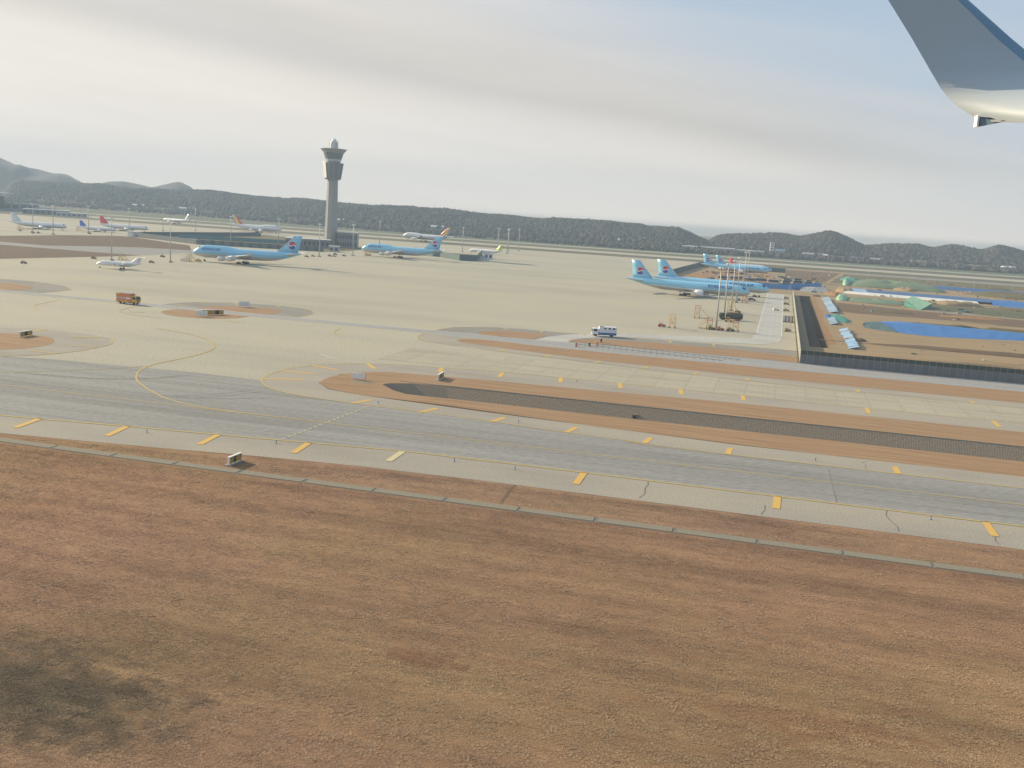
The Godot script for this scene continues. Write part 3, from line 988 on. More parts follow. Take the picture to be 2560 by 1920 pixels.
func hill_height(r: Array, u: float, v: float, foot: float, back: float) -> Vector3:   # v: 0 at the near foot, 1 at the ridge, 2 behind
	var top := along_ridge(r, u)
	var out := Vector3(top.x, 0, top.z)
	var dist := out.length()
	out /= dist
	var d := lerpf(dist * foot, dist, v) if v <= 1.0 else lerpf(dist, dist * back, v - 1.0)
	var s := sin(clampf(v, 0.0, 1.0) * PI * 0.5) if v <= 1.0 else cos((v - 1.0) * PI * 0.5)
	var p := out * d
	var n := wide.get_noise_2d(p.x * 0.9, p.z * 0.9)
	s *= 1.0 + n * 0.5 * (1.0 - absf(1.0 - v)) * minf(1.0, absf(1.0 - v) * 3.0)
	p.y = maxf(top.y * s, -2.0) if top.y > 0 else top.y * minf(s, 1.0)
	if v <= 0.02 or v >= 1.98:
		p.y = -3.0
	return p

func hill(called: String, label: String, r: Array, foot: float, back: float, cols: int, rows: int, material: Material, tone: Callable) -> void:
	var st := begin(true)
	var g := []
	for j in rows + 1:
		var row := PackedVector3Array()
		for i in cols + 1:
			row.append(hill_height(r, float(i) / cols, 2.0 * j / rows, foot, back))
		g.append(row)
	for j in rows:
		for i in cols:
			for q in [[i, j], [i + 1, j], [i + 1, j + 1], [i, j], [i + 1, j + 1], [i, j + 1]]:
				var p: Vector3 = g[q[1]][q[0]]
				st.set_color(tone.call(p))
				st.set_uv(Vector2(p.x, p.z))
				st.add_vertex(p)
	structure(called, done(st), material, label)

func forest(called: String, label: String, r: Array, foot: float, back: float, count: int, size: float, brown: float, v0 := 0.05) -> void:
	var crown := begin(true)                                   # one ragged crown; the copies vary in size, turn and tone
	var rr := RandomNumberGenerator.new()
	rr.seed = 77
	var rings := []
	for k in 4:
		var q := PackedVector3Array()
		var rad: float = [0.35, 1.0, 0.8, 0.25][k]
		for i in 6:
			var a := TAU * i / 6 + k * 0.5
			q.append(Vector3(cos(a), 0, sin(a)) * rad * rr.randf_range(0.7, 1.25) + Vector3(0, [0.0, 0.5, 1.15, 1.7][k] + rr.randf_range(-0.15, 0.15), 0))
		rings.append(q)
	loft(crown, rings)
	var mm := MultiMesh.new()
	mm.transform_format = MultiMesh.TRANSFORM_3D
	mm.use_colors = true
	mm.mesh = done(crown)
	mm.instance_count = count
	for i in count:
		var u := rr.randf()
		var v := v0 + (1.15 - v0) * sqrt(rr.randf())
		if i % 4 == 0:
			v = rr.randf_range(0.93, 1.06)
		var p := hill_height(r, u, v, foot, back)
		var s := size * rr.randf_range(0.6, 1.35)
		if fine.get_noise_2d(p.x * 0.35, p.z * 0.35) > 0.42 and v < 0.8:
			s *= 0.4
		mm.set_instance_transform(i, Transform3D(Basis(UP, rr.randf() * TAU).scaled(Vector3(s, s * rr.randf_range(0.8, 1.3), s)), p - Vector3(0, s * 0.3, 0)))
		var t := rr.randf()
		var c := Color(0.018, 0.026, 0.018).lerp(Color(0.036, 0.042, 0.028), t)
		if rr.randf() < brown:
			c = Color(0.06, 0.046, 0.036).lerp(Color(0.095, 0.072, 0.055), t)
		mm.set_instance_color(i, c)
	var o := MultiMeshInstance3D.new()
	o.name = numbered(called)
	o.multimesh = mm
	o.material_override = M["forest"]
	add_child(o)
	o.set_meta("kind", "stuff")
	tag(o, label, "forest")


# ---------------------------------------------------------------- the aircraft wing at the upper right of the view
func own_wing() -> void:
	var o := thing("aircraft_wingtip", "grey upswept winglet and wing tip close at the top right", "wing")
	var face := begin(true)
	var rim := begin(true)
	# rows from the winglet's top down to the wing: rear edge, three points across the inner face, front edge
	var rows := WING_ROWS
	var fr := []
	var rr := []
	for r in rows:
		var a: Vector3 = r[0]
		var b: Vector3 = r[1]
		var c: Vector3 = r[2]
		var back := Vector3(0.03, 0.02, -0.11)
		fr.append(PackedVector3Array([a, a.lerp(b, 0.33), a.lerp(b, 0.67), b]))
		rr.append(PackedVector3Array([b, c, c + back * 0.6, a.lerp(b, 0.5) + back, a + back * 0.25, a]))
	loft(face, fr, false)
	loft(rim, rr, false)
	mesh_node("winglet", done(face), M["winglet white"], o)
	mesh_node("leading_edge", done(rim), M["winglet blue"], o)

const WING_ROWS := [
	[Vector3(0.14, 45.86, -17.66), Vector3(0.42, 45.88, -17.74), Vector3(0.55, 45.94, -17.94)],
	[Vector3(1.19, 44.37, -17.68), Vector3(2.25, 44.45, -18.01), Vector3(2.43, 44.49, -18.22)],
	[Vector3(1.62, 43.78, -17.68), Vector3(2.93, 43.87, -18.09), Vector3(3.18, 43.91, -18.32)],
	[Vector3(1.93, 43.33, -17.69), Vector3(3.51, 43.43, -18.11), Vector3(3.78, 43.47, -18.34)],
	[Vector3(2.02, 43.20, -17.68), Vector3(3.81, 43.33, -18.01), Vector3(4.21, 43.41, -18.28)],
	[Vector3(2.10, 43.07, -17.64), Vector3(3.98, 43.17, -17.45), Vector3(4.35, 43.25, -17.66)],
	[Vector3(2.20, 42.94, -17.59), Vector3(4.03, 42.97, -16.70), Vector3(4.38, 43.05, -16.91)],
	[Vector3(2.33, 42.80, -17.51), Vector3(4.03, 42.78, -16.04), Vector3(4.32, 42.86, -16.23)],
	[Vector3(2.49, 42.68, -17.41), Vector3(4.03, 42.60, -15.59), Vector3(4.32, 42.67, -15.78)],
	[Vector3(2.64, 42.58, -17.30), Vector3(4.01, 42.41, -15.24), Vector3(4.29, 42.48, -15.42)],
	[Vector3(2.67, 42.53, -17.28), Vector3(4.04, 42.31, -15.28), Vector3(4.33, 42.40, -15.53)],
]
const RIDGE_LEFT := [Vector3(-2130, -13, -2340), Vector3(-2039, 8, -2340), Vector3(-2017, 32, -2340), Vector3(-1987, 44, -2340), Vector3(-1927, 45, -2339), Vector3(-1795, 46, -2323), Vector3(-1722, 48, -2314), Vector3(-1617, 43, -2301), Vector3(-1494, 43, -2286), Vector3(-1386, 49, -2272), Vector3(-1308, 45, -2263), Vector3(-1233, 41, -2235), Vector3(-1134, 39, -2171), Vector3(-1048, 42, -2115), Vector3(-962, 38, -2060),
	Vector3(-829, 35, -2010), Vector3(-747, 38, -1994), Vector3(-668, 36, -1980), Vector3(-598, 32, -1967), Vector3(-527, 32, -1953), Vector3(-465, 30, -1941), Vector3(-404, 32, -1915), Vector3(-333, 33, -1885), Vector3(-286, 31, -1865), Vector3(-253, 31, -1851), Vector3(-237, 27, -1845), Vector3(-185, 29, -1822), Vector3(-164, 21, -1814), Vector3(-139, 13, -1816), Vector3(-125, 6, -1818), Vector3(-100, -4, -1820)]
const RIDGE_RIGHT := [Vector3(-153, -2, -1862), Vector3(-136, 6, -1863), Vector3(-119, 18, -1865), Vector3(-101, 23, -1867), Vector3(-74, 25, -1870), Vector3(-34, 28, -1874), Vector3(-3, 30, -1877), Vector3(25, 27, -1880), Vector3(47, 32, -1882), Vector3(76, 38, -1885), Vector3(100, 32, -1888), Vector3(134, 19, -1891), Vector3(179, 24, -1896), Vector3(222, 26, -1901), Vector3(246, 22, -1903), Vector3(279, 28, -1907),
	Vector3(328, 23, -1912), Vector3(355, 32, -1914), Vector3(378, 29, -1917), Vector3(405, 23, -1920), Vector3(446, 24, -1916), Vector3(520, 33, -1910), Vector3(620, 27, -1900), Vector3(760, 36, -1890)]
const RIDGE_FAR := [Vector3(-3612, 225, -2755), Vector3(-3192, 187, -2738), Vector3(-2651, 159, -2688), Vector3(-2500, 141, -2688), Vector3(-2353, 118, -2688), Vector3(-2283, 96, -2688), Vector3(-2216, 90, -2687), Vector3(-2170, 82, -2681), Vector3(-2120, 77, -2675), Vector3(-2040, 57, -2665), Vector3(-1987, 57, -2658), Vector3(-1934, 66, -2652), Vector3(-1866, 66, -2644), Vector3(-1823, 61, -2639), Vector3(-1786, 56, -2634), Vector3(-1748, 64, -2630), Vector3(-1695, 75, -2623), Vector3(-1667, 70, -2619), Vector3(-1630, 53, -2614), Vector3(-1533, 33, -2603),
	Vector3(-1424, 35, -2727), Vector3(-970, 33, -2511), Vector3(-631, 33, -2448), Vector3(-320, 36, -2326), Vector3(-235, 33, -2290), Vector3(-204, 26, -2278), Vector3(-171, 12, -2282), Vector3(-136, 11, -2285)]


func sheet(called: String, outlines: Array, y: float, material: String, label: String) -> MeshInstance3D:
	return structure(called, flat_mesh(outlines, y), M[material], label)


# a fence or hoarding from a to b, each panel and post a part; hem: a second band along the top
func fence(called: String, label: String, a: Vector2, b: Vector2, h: float, step: float, coats: Array, hem := 0.0, hem_coat := "") -> Node3D:
	var d := b - a
	var l := d.length()
	var n := maxi(1, roundi(l / step))
	var w := l / n
	var o := thing(called, label, "fence", Vector3(a.x, 0, a.y), -d.angle())
	var pm := BoxMesh.new()
	pm.size = Vector3(w - 0.1, h - hem, 0.07)
	var hm := BoxMesh.new()
	hm.size = Vector3(w - 0.1, maxf(hem, 0.1) - 0.06, 0.05)
	var pp := BoxMesh.new()
	pp.size = Vector3(0.1, h + 0.12, 0.2)
	for k in n:
		mesh_node("panel", pm, M[coats[k % coats.size()]], o).position = Vector3((k + 0.5) * w, (h - hem) * 0.5, rng.randf_range(-0.02, 0.02))
		if hem > 0.0:
			mesh_node("top_panel", hm, M[hem_coat], o).position = Vector3((k + 0.5) * w, h - hem * 0.5, -0.03)
	for k in n + 1:
		mesh_node("post", pp, M["joint"], o).position = Vector3(k * w, h * 0.5, -0.12)
	return o


# a wrinkled sheet between a low line and a high line of the same length
func draped(called: String, label: String, category: String, low: Array, high: Array, material: String, group := "", rough := 0.35) -> void:
	var st := begin(true)
	var rows := []
	for j in 7:
		var v := j / 6.0
		var row := PackedVector3Array()
		for i in low.size() - 1:
			for k in 14:
				var u := k / 14.0
				var a: Vector3 = (low[i] as Vector3).lerp(low[i + 1], u)
				var b: Vector3 = (high[i] as Vector3).lerp(high[i + 1], u)
				var p := a.lerp(b, v)
				p.y += (fine.get_noise_2d(p.x * 2.3, p.z * 2.3) + 0.6 * fine.get_noise_2d(p.x * 9.0, p.z * 3.0)) * rough * sin(v * PI) + 0.04
				row.append(p)
		var last: Vector3 = (low[low.size() - 1] as Vector3).lerp(high[high.size() - 1], v)
		row.append(last + Vector3(0, 0.04, 0))
		rows.append(row)
	for j in 6:
		var a: PackedVector3Array = rows[j]
		var b: PackedVector3Array = rows[j + 1]
		for i in a.size() - 1:
			quad(st, a[i], a[i + 1], b[i + 1], b[i])
	# the bank under it, so that it has a back and ends
	var n: int = (rows[6] as PackedVector3Array).size()
	for i in n - 1:
		var p: Vector3 = rows[6][i]
		var q: Vector3 = rows[6][i + 1]
		quad(st, p, q, Vector3(q.x, 0, q.z - 1.0), Vector3(p.x, 0, p.z - 1.0))
	tag(mesh_node(called, done(st), M[material]), label, category, group)


# a heap with a rounded, uneven top over an outline in x, z
func heap(called: String, label: String, category: String, outline: Array, h: float, material: String, group := "", structural := false) -> MeshInstance3D:
	var p := curve(outline, true, 5)
	var c := Vector2.ZERO
	for q in p:
		c += q
	c /= p.size()
	var st := begin(true)
	var rings := []
	for k in 8:
		var f: float = [1.0, 0.93, 0.82, 0.68, 0.5, 0.32, 0.16, 0.03][k]
		var y: float = [-0.1, 0.2, 0.5, 0.76, 0.9, 0.97, 1.0, 1.0][k]
		var q := PackedVector3Array()
		for v in p:
			var s := c.lerp(v, f)
			q.append(Vector3(s.x, y * h * (1.0 + 0.5 * fine.get_noise_2d(s.x * 3.0, s.y * 1.2) + 0.35 * fine.get_noise_2d(s.x * 11.0, s.y * 5.0)), s.y))
		rings.append(q)
	loft(st, rings)
	var o := mesh_node(called, done(st), M[material])
	if structural:
		o.set_meta("kind", "structure")
		o.set_meta("label", label)
	else:
		tag(o, label, category, group)
	return o


func _ready() -> void:
	# ------------------------------------------------------------ camera, sky, sun, exposure
	rng.seed = 20
	wide.seed = 3
	wide.frequency = 0.006
	wide.fractal_octaves = 4
	fine.seed = 9
	fine.frequency = 0.05
	fine.fractal_octaves = 3
	var cam := Camera3D.new()
	cam.name = "camera"
	cam.fov = 41.32
	cam.near = 0.1
	cam.far = 12000.0
	cam.position = Vector3(0, 40.7, 0)
	cam.rotation_degrees = Vector3(-9.433, 14.354, 3.491)
	add_child(cam)
	var env := Environment.new()
	env.background_mode = Environment.BG_SKY
	var pano := PanoramaSkyMaterial.new()
	pano.panorama = make_sky()
	var sky := Sky.new()
	sky.sky_material = pano
	env.sky = sky
	env.tonemap_mode = Environment.TONE_MAPPER_LINEAR
	env.tonemap_exposure = 1.5
	env.fog_enabled = true
	env.fog_density = 0.00021
	env.fog_light_color = Color(0.78, 0.87, 0.96)
	env.sdfgi_enabled = true
	env.ssao_enabled = true
	env.ssil_enabled = true
	var we := WorldEnvironment.new()
	we.name = "environment"
	we.environment = env
	add_child(we)
	var sun := DirectionalLight3D.new()
	sun.name = "sun"
	sun.light_energy = 1.6
	sun.light_color = Color(1.0, 0.92, 0.78)
	sun.light_angular_distance = 0.5
	sun.shadow_enabled = true
	var towards := Vector3(0.873, -0.391, 0.292)
	sun.transform.basis = Basis.looking_at(towards, UP)
	add_child(sun)
	make_materials()
	paint("pale lamp", 0.75, 0.6, 0.3, 0.4)
	var ww := paint("winglet white", 0.36, 0.415, 0.46, 0.5)
	ww.metallic_specular = 0.4
	paint("winglet blue", 0.12, 0.2, 0.29, 0.5)

	build_ground()
	build_markings()
	build_ditch()
	build_site()
	build_hills()
	build_towers_and_buildings()
	own_wing()
	var own: Node3D = get_node("aircraft_wingtip")
	var tip := begin()
	loft(tip, [PackedVector3Array([Vector3(2.64, 42.59, -17.2), Vector3(2.666, 42.44, -17.2), Vector3(2.72, 42.5, -17.4)]), PackedVector3Array([Vector3(2.80, 42.56, -17.0), Vector3(2.95, 42.495, -16.96), Vector3(2.99, 42.52, -17.2)])])
	mesh_node("tip_fairing", done(tip), M["winglet blue"], own)
	var lens := begin()
	box(lens, Vector3(2.632, 42.52, -17.21), Vector3(0.03, 0.17, 0.1), Basis(UP, 0.3))
	mesh_node("navigation_light", done(lens), M["lamp white"], own)
	var slit := begin()
	bar(slit, Vector3(2.70, 42.585, -17.2), Vector3(3.25, 42.59, -16.55), 0.014)
	bar(slit, Vector3(2.92, 42.51, -16.9), Vector3(3.12, 42.50, -16.66), 0.014)
	mesh_node("panel_gap", done(slit), M["dark metal"], own)
	build_aircraft()
	build_equipment()


func build_ground() -> void:
	# the land itself, with gaps where the drainage ditch and the trench are cut into it
	var far := 4300.0
	sheet("ground", [rect(-far, 2500, far, -209), rect(-far, -209, -88, -225), rect(260, -209, far, -225), rect(-far, -225, far, -383), rect(-far, -383, 12.4, -690), rect(19.5, -383, far, -690), rect(-far, -690, far, -far)], -0.06, "far ground", "level airfield ground reaching to the hills")
	# the near field of dry grass, tinted in broad patches
	var x0 := -190.0
	var x1 := 100.0
	var z0 := -148.0
	var z1 := 20.0
	var nx := 362
	var nz := 240
	var vs := PackedVector3Array()
	var ns := PackedVector3Array()
	var cs := PackedColorArray()
	var us := PackedVector2Array()
	var ix := PackedInt32Array()
	for j in nz + 1:
		for i in nx + 1:
			var x := lerpf(x0, x1, float(i) / nx)
			var z := lerpf(z0, z1, float(j) / nz)
			var n := wide.get_noise_2d(x * 2.2, z * 5.0)
			var m := wide.get_noise_2d(x * 6.0 + 400.0, z * 19.0)
			var r := wide.get_noise_2d(x * 1.3 - 900.0, z * 2.1)
			var tuft := fine.get_noise_2d(x * 6.0, z * 9.0)
			var stripe := wide.get_noise_2d(x * 0.5 + 50.0, z * 24.0)
			var k := 0.88 + 0.16 * n + 0.2 * m + 0.13 * tuft + 0.26 * stripe * smoothstep(-45.0, -100.0, z)
			var c := Color(k, k * (0.97 + 0.06 * r), k * (0.96 - 0.1 * r))
			if z < -135.6:
				c = Color(c.r * 1.08, c.g * 1.15, c.b * 1.15)
			c.r *= 1.0 + 0.1 * smoothstep(-40.0, -110.0, x)
			var olive := smoothstep(0.1, 0.45, r + 0.5 * m + 0.2 * tuft)
			c = c.lerp(Color(k * 0.8, k * 0.87, k * 0.74), olive * 0.4)
			var d1 := Vector2((x + 56.0) / 15.5, (z + 65.5) / 8.5).length() + m * 0.45 + n * 0.2 + tuft * 0.35      # a burnt patch
			c = c.lerp(Color(0.25, 0.31, 0.32) * (1.0 + tuft * 0.5), (1.0 - smoothstep(0.25, 1.2, d1)) * 0.88)
			var d2 := Vector2((x + 28.4) / 5.5, (z + 83.2) / 2.0).length() + m * 0.9 + tuft * 0.6
			c = c.lerp(Color(0.62, 0.52, 0.48), (1.0 - smoothstep(0.4, 1.1, d2)) * 0.8)
			var d3 := Vector2((x - 8.0) / 8.0, (z + 84.0) / 4.0).length() + m * 1.2 + tuft * 0.6
			c = c.lerp(Color(0.68, 0.58, 0.52), (1.0 - smoothstep(0.4, 1.2, d3)) * 0.6)
			c.a = 1.0
			vs.append(Vector3(x, -0.02, z))
			ns.append(UP)
			cs.append(c)
			us.append(Vector2(x, z))
			if i < nx and j < nz:
				var b := j * (nx + 1) + i
				ix.append_array([b, b + 1, b + nx + 2, b, b + nx + 2, b + nx + 1])
	var arr := []
	arr.resize(Mesh.ARRAY_MAX)
	arr[Mesh.ARRAY_VERTEX] = vs
	arr[Mesh.ARRAY_NORMAL] = ns
	arr[Mesh.ARRAY_COLOR] = cs
	arr[Mesh.ARRAY_TEX_UV] = us
	arr[Mesh.ARRAY_TEX_UV2] = us
	arr[Mesh.ARRAY_INDEX] = ix
	var field := ArrayMesh.new()
	field.add_surface_from_arrays(Mesh.PRIMITIVE_TRIANGLES, arr)
	structure("grass_field", field, M["near grass"], "wide field of dry brown grass in the foreground")
	var tuft := begin()                                        # a clump of dry blades; the copies vary in size, turn and tone
	for k in 5:
		var a := TAU * k / 5.0 + 0.3 * k
		var o := Vector3(cos(a), 0, sin(a))
		var s := Vector3(-sin(a), 0, cos(a)) * 0.14
		tri(tuft, o * 0.05 - s, o * 0.05 + s, o * (0.3 + 0.03 * k) + Vector3(0, 0.13 - 0.015 * k, 0))
	var mm := MultiMesh.new()
	mm.transform_format = MultiMesh.TRANSFORM_3D
	mm.use_colors = true
	mm.mesh = done(tuft)
	var spots: Array[Vector3] = []
	var rr := RandomNumberGenerator.new()
	rr.seed = 5
	while spots.size() < 260000:
		var z := -52.0 - 94.0 * pow(rr.randf(), 1.25)
		var x := rr.randf_range(0.93 * z - 4.0, 42.0 + (z + 50.0) * 0.02)
		if (z < -132.6 and z > -136.0) or z < -146.3 + maxf(0.0, -(x + 42.0)) * 0.118 or (x < -100.0 and z < -139.5 - (x + 100.0) * 0.135):
			continue
		spots.append(Vector3(x, -0.02, z))
	mm.instance_count = spots.size()
	for i in spots.size():
		var q := spots[i]
		var col := cs[clampi(roundi((q.z - z0) / (z1 - z0) * nz), 0, nz) * (nx + 1) + clampi(roundi((q.x - x0) / (x1 - x0) * nx), 0, nx)]
		var s := rr.randf_range(0.24, 0.62) * (1.0 + 0.6 * fine.get_noise_2d(q.x * 5.0, q.z * 5.0))
		mm.set_instance_transform(i, Transform3D(Basis(UP, rr.randf() * TAU).scaled(Vector3(s, s * rr.randf_range(0.5, 1.0), s)), q))
		var t := rr.randf_range(0.82, 1.15)
		mm.set_instance_color(i, Color(0.455 * t * col.r, 0.3 * t * col.g, 0.187 * t * col.b))
	var blades := MultiMeshInstance3D.new()
	blades.name = "dry_grass"
	blades.multimesh = mm
	var straw := paint("straw", 1, 1, 1, 0.95)
	straw.vertex_color_use_as_albedo = true
	straw.backlight_enabled = true
	straw.backlight = Color(0.75, 0.75, 0.75)
	blades.material_override = straw
	add_child(blades)
	blades.set_meta("kind", "stuff")
	tag(blades, "short dry grass tufts all over the foreground field", "grass")
	sheet("apron", [pts([-1100, -150, -110, -188, -112, -209, -104, -232, -70, -248, 160, -251, 160, -320, 7.8, -320, 7.8, -690, -14, -694, -88, -780, -82, -1058, -34, -1043, 3, -1050, 3, -1182, -1100, -1182])], 0.0, "apron concrete", "broad pale concrete apron")
	sheet("taxiway_shoulder", [pts([-320, -112, -200, -126.5, -122, -138.1, -107, -140, -92, -142, -78.6, -144.2, -62, -146, -40, -146.8, 200, -147.3, 200, -165, -320, -160])], 0.006, "shoulder", "grey shoulder along the near taxiway")
	sheet("taxiway", [pts([-320, -122, -200, -139.5, -131.6, -149, -107.9, -152.5, -84.6, -155.4, -59.2, -158.9, -42, -159.4, 200, -159.6, 200, -185.6, -4.7, -185.5, -22.6, -187.2, -38, -188.7, -52, -190.9, -64.5, -192.2, -79, -193, -95, -195, -102.4, -197.6, -107, -200.7, -111.6, -206.7, -113, -207.3, -129, -208.2, -145, -207, -165, -205.5, -178.5, -202.4, -320, -178])], 0.02, "asphalt", "grey asphalt taxiway running across the view")
	sheet("island_shoulder", [pts([200, -185.6, -4.7, -185.5, -22.6, -187.2, -38, -188.7, -52, -190.9, -64.5, -192.2, -79, -193, -95, -195, -102.4, -197.6, -107, -200.7, -111.6, -206.7, -114, -213.6, -114.8, -221.3, -114, -229.6, -110.1, -237.9, -102.4, -245.4, -92.3, -249.6, -80.8, -251.9, -69.6, -253.6, -43, -254.8, 200, -254.8, 200, -242, 0, -242, -60, -238, -93, -236, -101, -226, -100, -212, -95, -206, -88, -203.4, -60, -200, -5, -195, 200, -195])], 0.03, "shoulder", "grey shoulder round the long grass island")
	sheet("island_grass", [pts([200, -243.5, 18, -243, -7.4, -243, -40, -240.5, -65.3, -239, -80.3, -237.9, -93.4, -235.9, -97.5, -231.5, -100.8, -225.4, -101.2, -218, -99.6, -211.3, -95, -206.4, -88.1, -203.4, -80.1, -202.8, -68, -202.1, -55, -200.4, -32.8, -197.4, -5.2, -195.4, 15, -194.9, 200, -195.2, 200, -209, -5.8, -209.3, -62.7, -209.8, -74.3, -209.7, -77.9, -209.9, -82, -212.6, -86.9, -218.3, -85.9, -220.9, -81.3, -223.8, -73.3, -225, -61.5, -225, -6.5, -225, 200, -225])], 0.045, "island grass", "long island of dry grass round the drainage ditch")
	# the upper taxiway: concrete slabs on a darker bed
	var bed := sheet("upper_taxiway", [pts([200, -254.9, -103.5, -254.9, -103.5, -283.1, -20, -283.1, 23, -280.3, 200, -280.3])], 0.012, "slab joint", "pale concrete taxiway behind the grass island")
	var slab_mats := []
	for k in 4:
		var m: StandardMaterial3D = M["slab concrete"].duplicate()
		m.albedo_color = lin([0.46, 0.47, 0.445, 0.46][k], [0.43, 0.44, 0.415, 0.43][k], [0.34, 0.35, 0.33, 0.338][k])
		slab_mats.append(m)
	var xs := -111.0
	while xs < 78.0:
		var x2 := xs + 7.5
		for r in 4:
			var za := -254.95 - r * 6.9
			var zb := za - 6.86
			if r == 3:
				zb = -283.0 + 0.0
				if xs > -20:
					zb = -280.4
			var push := 0.0
			if xs < -104:
				continue
			var out := rect(xs + 0.2, za + (push if r == 0 else 0.0), x2 - 0.2, zb - (push * 2.0 if r == 3 else 0.0) - 0.0)
			mesh_node("concrete_slab", flat_mesh([out], 0.022 + rng.randf() * 0.002), slab_mats[rng.randi() % 4], bed)
		xs = x2
	sheet("taxiway_edge", [pts([200, -279.9, 23, -280.1, -6, -282.1, -20, -283.2, -35, -284.8, -49, -287.2, -64, -289.8, -79, -292.8, -92.4, -298, -96, -296.1, -105.9, -299.6, -109.3, -303.7, -111.8, -311, -112.5, -322, -40, -316, 200, -312])], 0.026, "shoulder", "grey shoulder on the far side of the concrete taxiway")
	sheet("verge", [pts([-98, -308.2, -97.7, -313, -94, -316.3, -87, -315.9, -72, -313.4, -40, -312, 60, -311.6, 200, -311.6, 200, -288.5, 60, -289, -9, -290.4, -50, -293.3, -75, -299.3, -88, -302.9, -95, -304.2])], 0.04, "island grass", "strip of dry grass between the concrete taxiway and the service road")
	# islands round the service road
	sheet("island_shoulder", [pts([-112.3, -322, -112, -333, -110, -344, -103.5, -351.5, -98, -355, -87, -357.3, -74, -356.5, -66, -358.7, -54, -359.7, -33.5, -362.7, -13, -364.8, 7.8, -364.8, 7.8, -322])], 0.012, "dark asphalt", "dark shoulder behind the service road")
	sheet("service_road", [pts([-420, -341, -290, -331.6, -240, -331.6, -180, -329.6, -90, -328.4, -60, -330.4, -34, -332, 7.8, -330.9, 200, -330.4, 200, -311.6, -40, -312.2, -72, -313.6, -84, -316.6, -96, -318.8, -138, -321, -180, -321.8, -240, -325, -290, -325.5, -420, -334.5])], 0.034, "road asphalt", "grey service road crossing the apron")
	sheet("branch_road", [pts([-77, -328.6, -75.5, -340, -71, -352, -62, -366, -50, -372.5, -30, -384, -8.5, -393, -7.3, -420, -7.3, -690, 2.4, -690, 2.4, -402, 1, -388, -4, -376, -20, -368.5, -50, -362.5, -59, -354, -64.5, -344, -67, -336, -66, -330.2])], 0.03, "pale road", "perimeter road turning along the apron edge")
	sheet("island_grass", [pts([-96.5, -328.7, -98.2, -333.1, -99, -339.1, -94, -344, -88.9, -346.9, -80.7, -347.7, -76.6, -346.2, -77.4, -338, -78.4, -328.7]), pts([-66, -332.5, -66.6, -336.5, -65, -341, -59.7, -346, -40, -351.2, -12, -352.4, 7.6, -348, 7.6, -331.3, -34, -332.4, -53, -331.6])], 0.046, "island grass", "dry grass islands beside the road junction")
	var islands := [
		[[-214.4, -243.4, -203.1, -248.9, -186.2, -247, -178.9, -243.4, -174.2, -239.2, -171, -233.2, -170, -226, -170.8, -213.6, -177.3, -203, -205, -196, -230, -210, -235, -230], [-212, -231, -206, -233.8, -200.9, -236.5, -192.8, -235.9, -186.3, -231.2, -182, -222, -184.5, -211, -200, -207, -216, -214]],
		[[-345, -357, -325.4, -370.1, -308.3, -370.9, -294.1, -367.5, -281.6, -358.5, -276.5, -352.2, -274.6, -341, -277.6, -331.8, -310, -333, -345, -336], [-335, -350, -312.8, -356.2, -303, -354.6, -291.9, -350.3, -287, -340, -289.9, -331.8, -315, -333.2, -335, -338]],
	]
	for k in 2:
		sheet("island_shoulder", [curve(islands[k][0], true, 3)], 0.012, "dark asphalt" if k == 1 else "shoulder", "grey shoulder of a left-hand grass island")
		sheet("island_grass", [curve(islands[k][1], true, 3)], 0.04, "island grass", "rounded left-hand island of dry grass")
	sheet("island_shoulder", [pts([-221, -330.9, -220, -342, -217.2, -350, -209, -357.5, -200, -361.5, -189.2, -363, -178, -360.5, -170.5, -354, -166, -346, -164.4, -329.2])], 0.014, "dark asphalt", "dark shoulder of the middle grass island")
	sheet("island_grass", [pts([-206.5, -330.4, -206, -338, -203, -345.4, -196.7, -348.6, -188.1, -350.5, -180.5, -347.5, -176.6, -341, -175.9, -329.4]), pts([-206, -323.2, -208.6, -319.6, -208, -313, -205.9, -309.1, -201, -305, -194.8, -302.9, -188, -303.5, -182.1, -307, -178.4, -313, -178.6, -321.8])], 0.042, "island grass", "oval middle island of dry grass cut by the road")
	# brown ground and roads beyond the apron on the left
	sheet("brown_field", [pts([-1000, -600, -597, -679, -599, -762, -588, -806, -574, -818, -560, -806, -500, -762, -470, -745, -440, -700, -425, -676, -440, -650, -470, -622, -521, -594, -640, -572, -1000, -560])], 0.01, "brown earth", "bare brown ground on the left beyond the apron")
	sheet("side_road", [pts([-1000, -620, -560, -612, -494, -607, -480, -640, -461, -668, -424, -678, -412, -660, -400.6, -585, -432, -579, -482, -581, -511, -582, -640, -575, -1000, -574])], 0.022, "asphalt", "grey side road between the brown fields")
	sheet("brown_field", [pts([-1000, -570, -640, -570, -511, -580.5, -482, -580.3, -432, -579, -402, -583, -405, -540, -412.8, -469.7, -450, -440, -1000, -420])], 0.026, "brown earth", "dark brown ground at the left edge beside the apron")
	sheet("building_plot", [pts([-579, -821, -478, -768, -455, -786, -375, -799, -372, -845, -390, -935, -470, -1000, -545, -1068, -610, -1100, -640, -1000])], 0.012, "weeds", "weedy building plot round the control tower")
	sheet("plot_road", [pts([-560, -846, -480, -805, -395, -812, -395, -832, -480, -830, -556, -872])], 0.024, "asphalt", "grey road in front of the control tower")
	sheet("building_plot", [pts([-332, -906, -262, -821, -251, -831, -282, -954, -330, -960])], 0.012, "brown soil", "fenced plot behind the second jumbo jet")
	# far runway strips
	sheet("runway", [rect(-2300, -1268, 1500, -1342)], 0.0, "apron concrete", "far pale runway along the foot of the hills")
	sheet("far_taxiway", [rect(-2300, -1452, 1500, -1492)], 0.0, "apron concrete", "pale strip beyond the far runway")
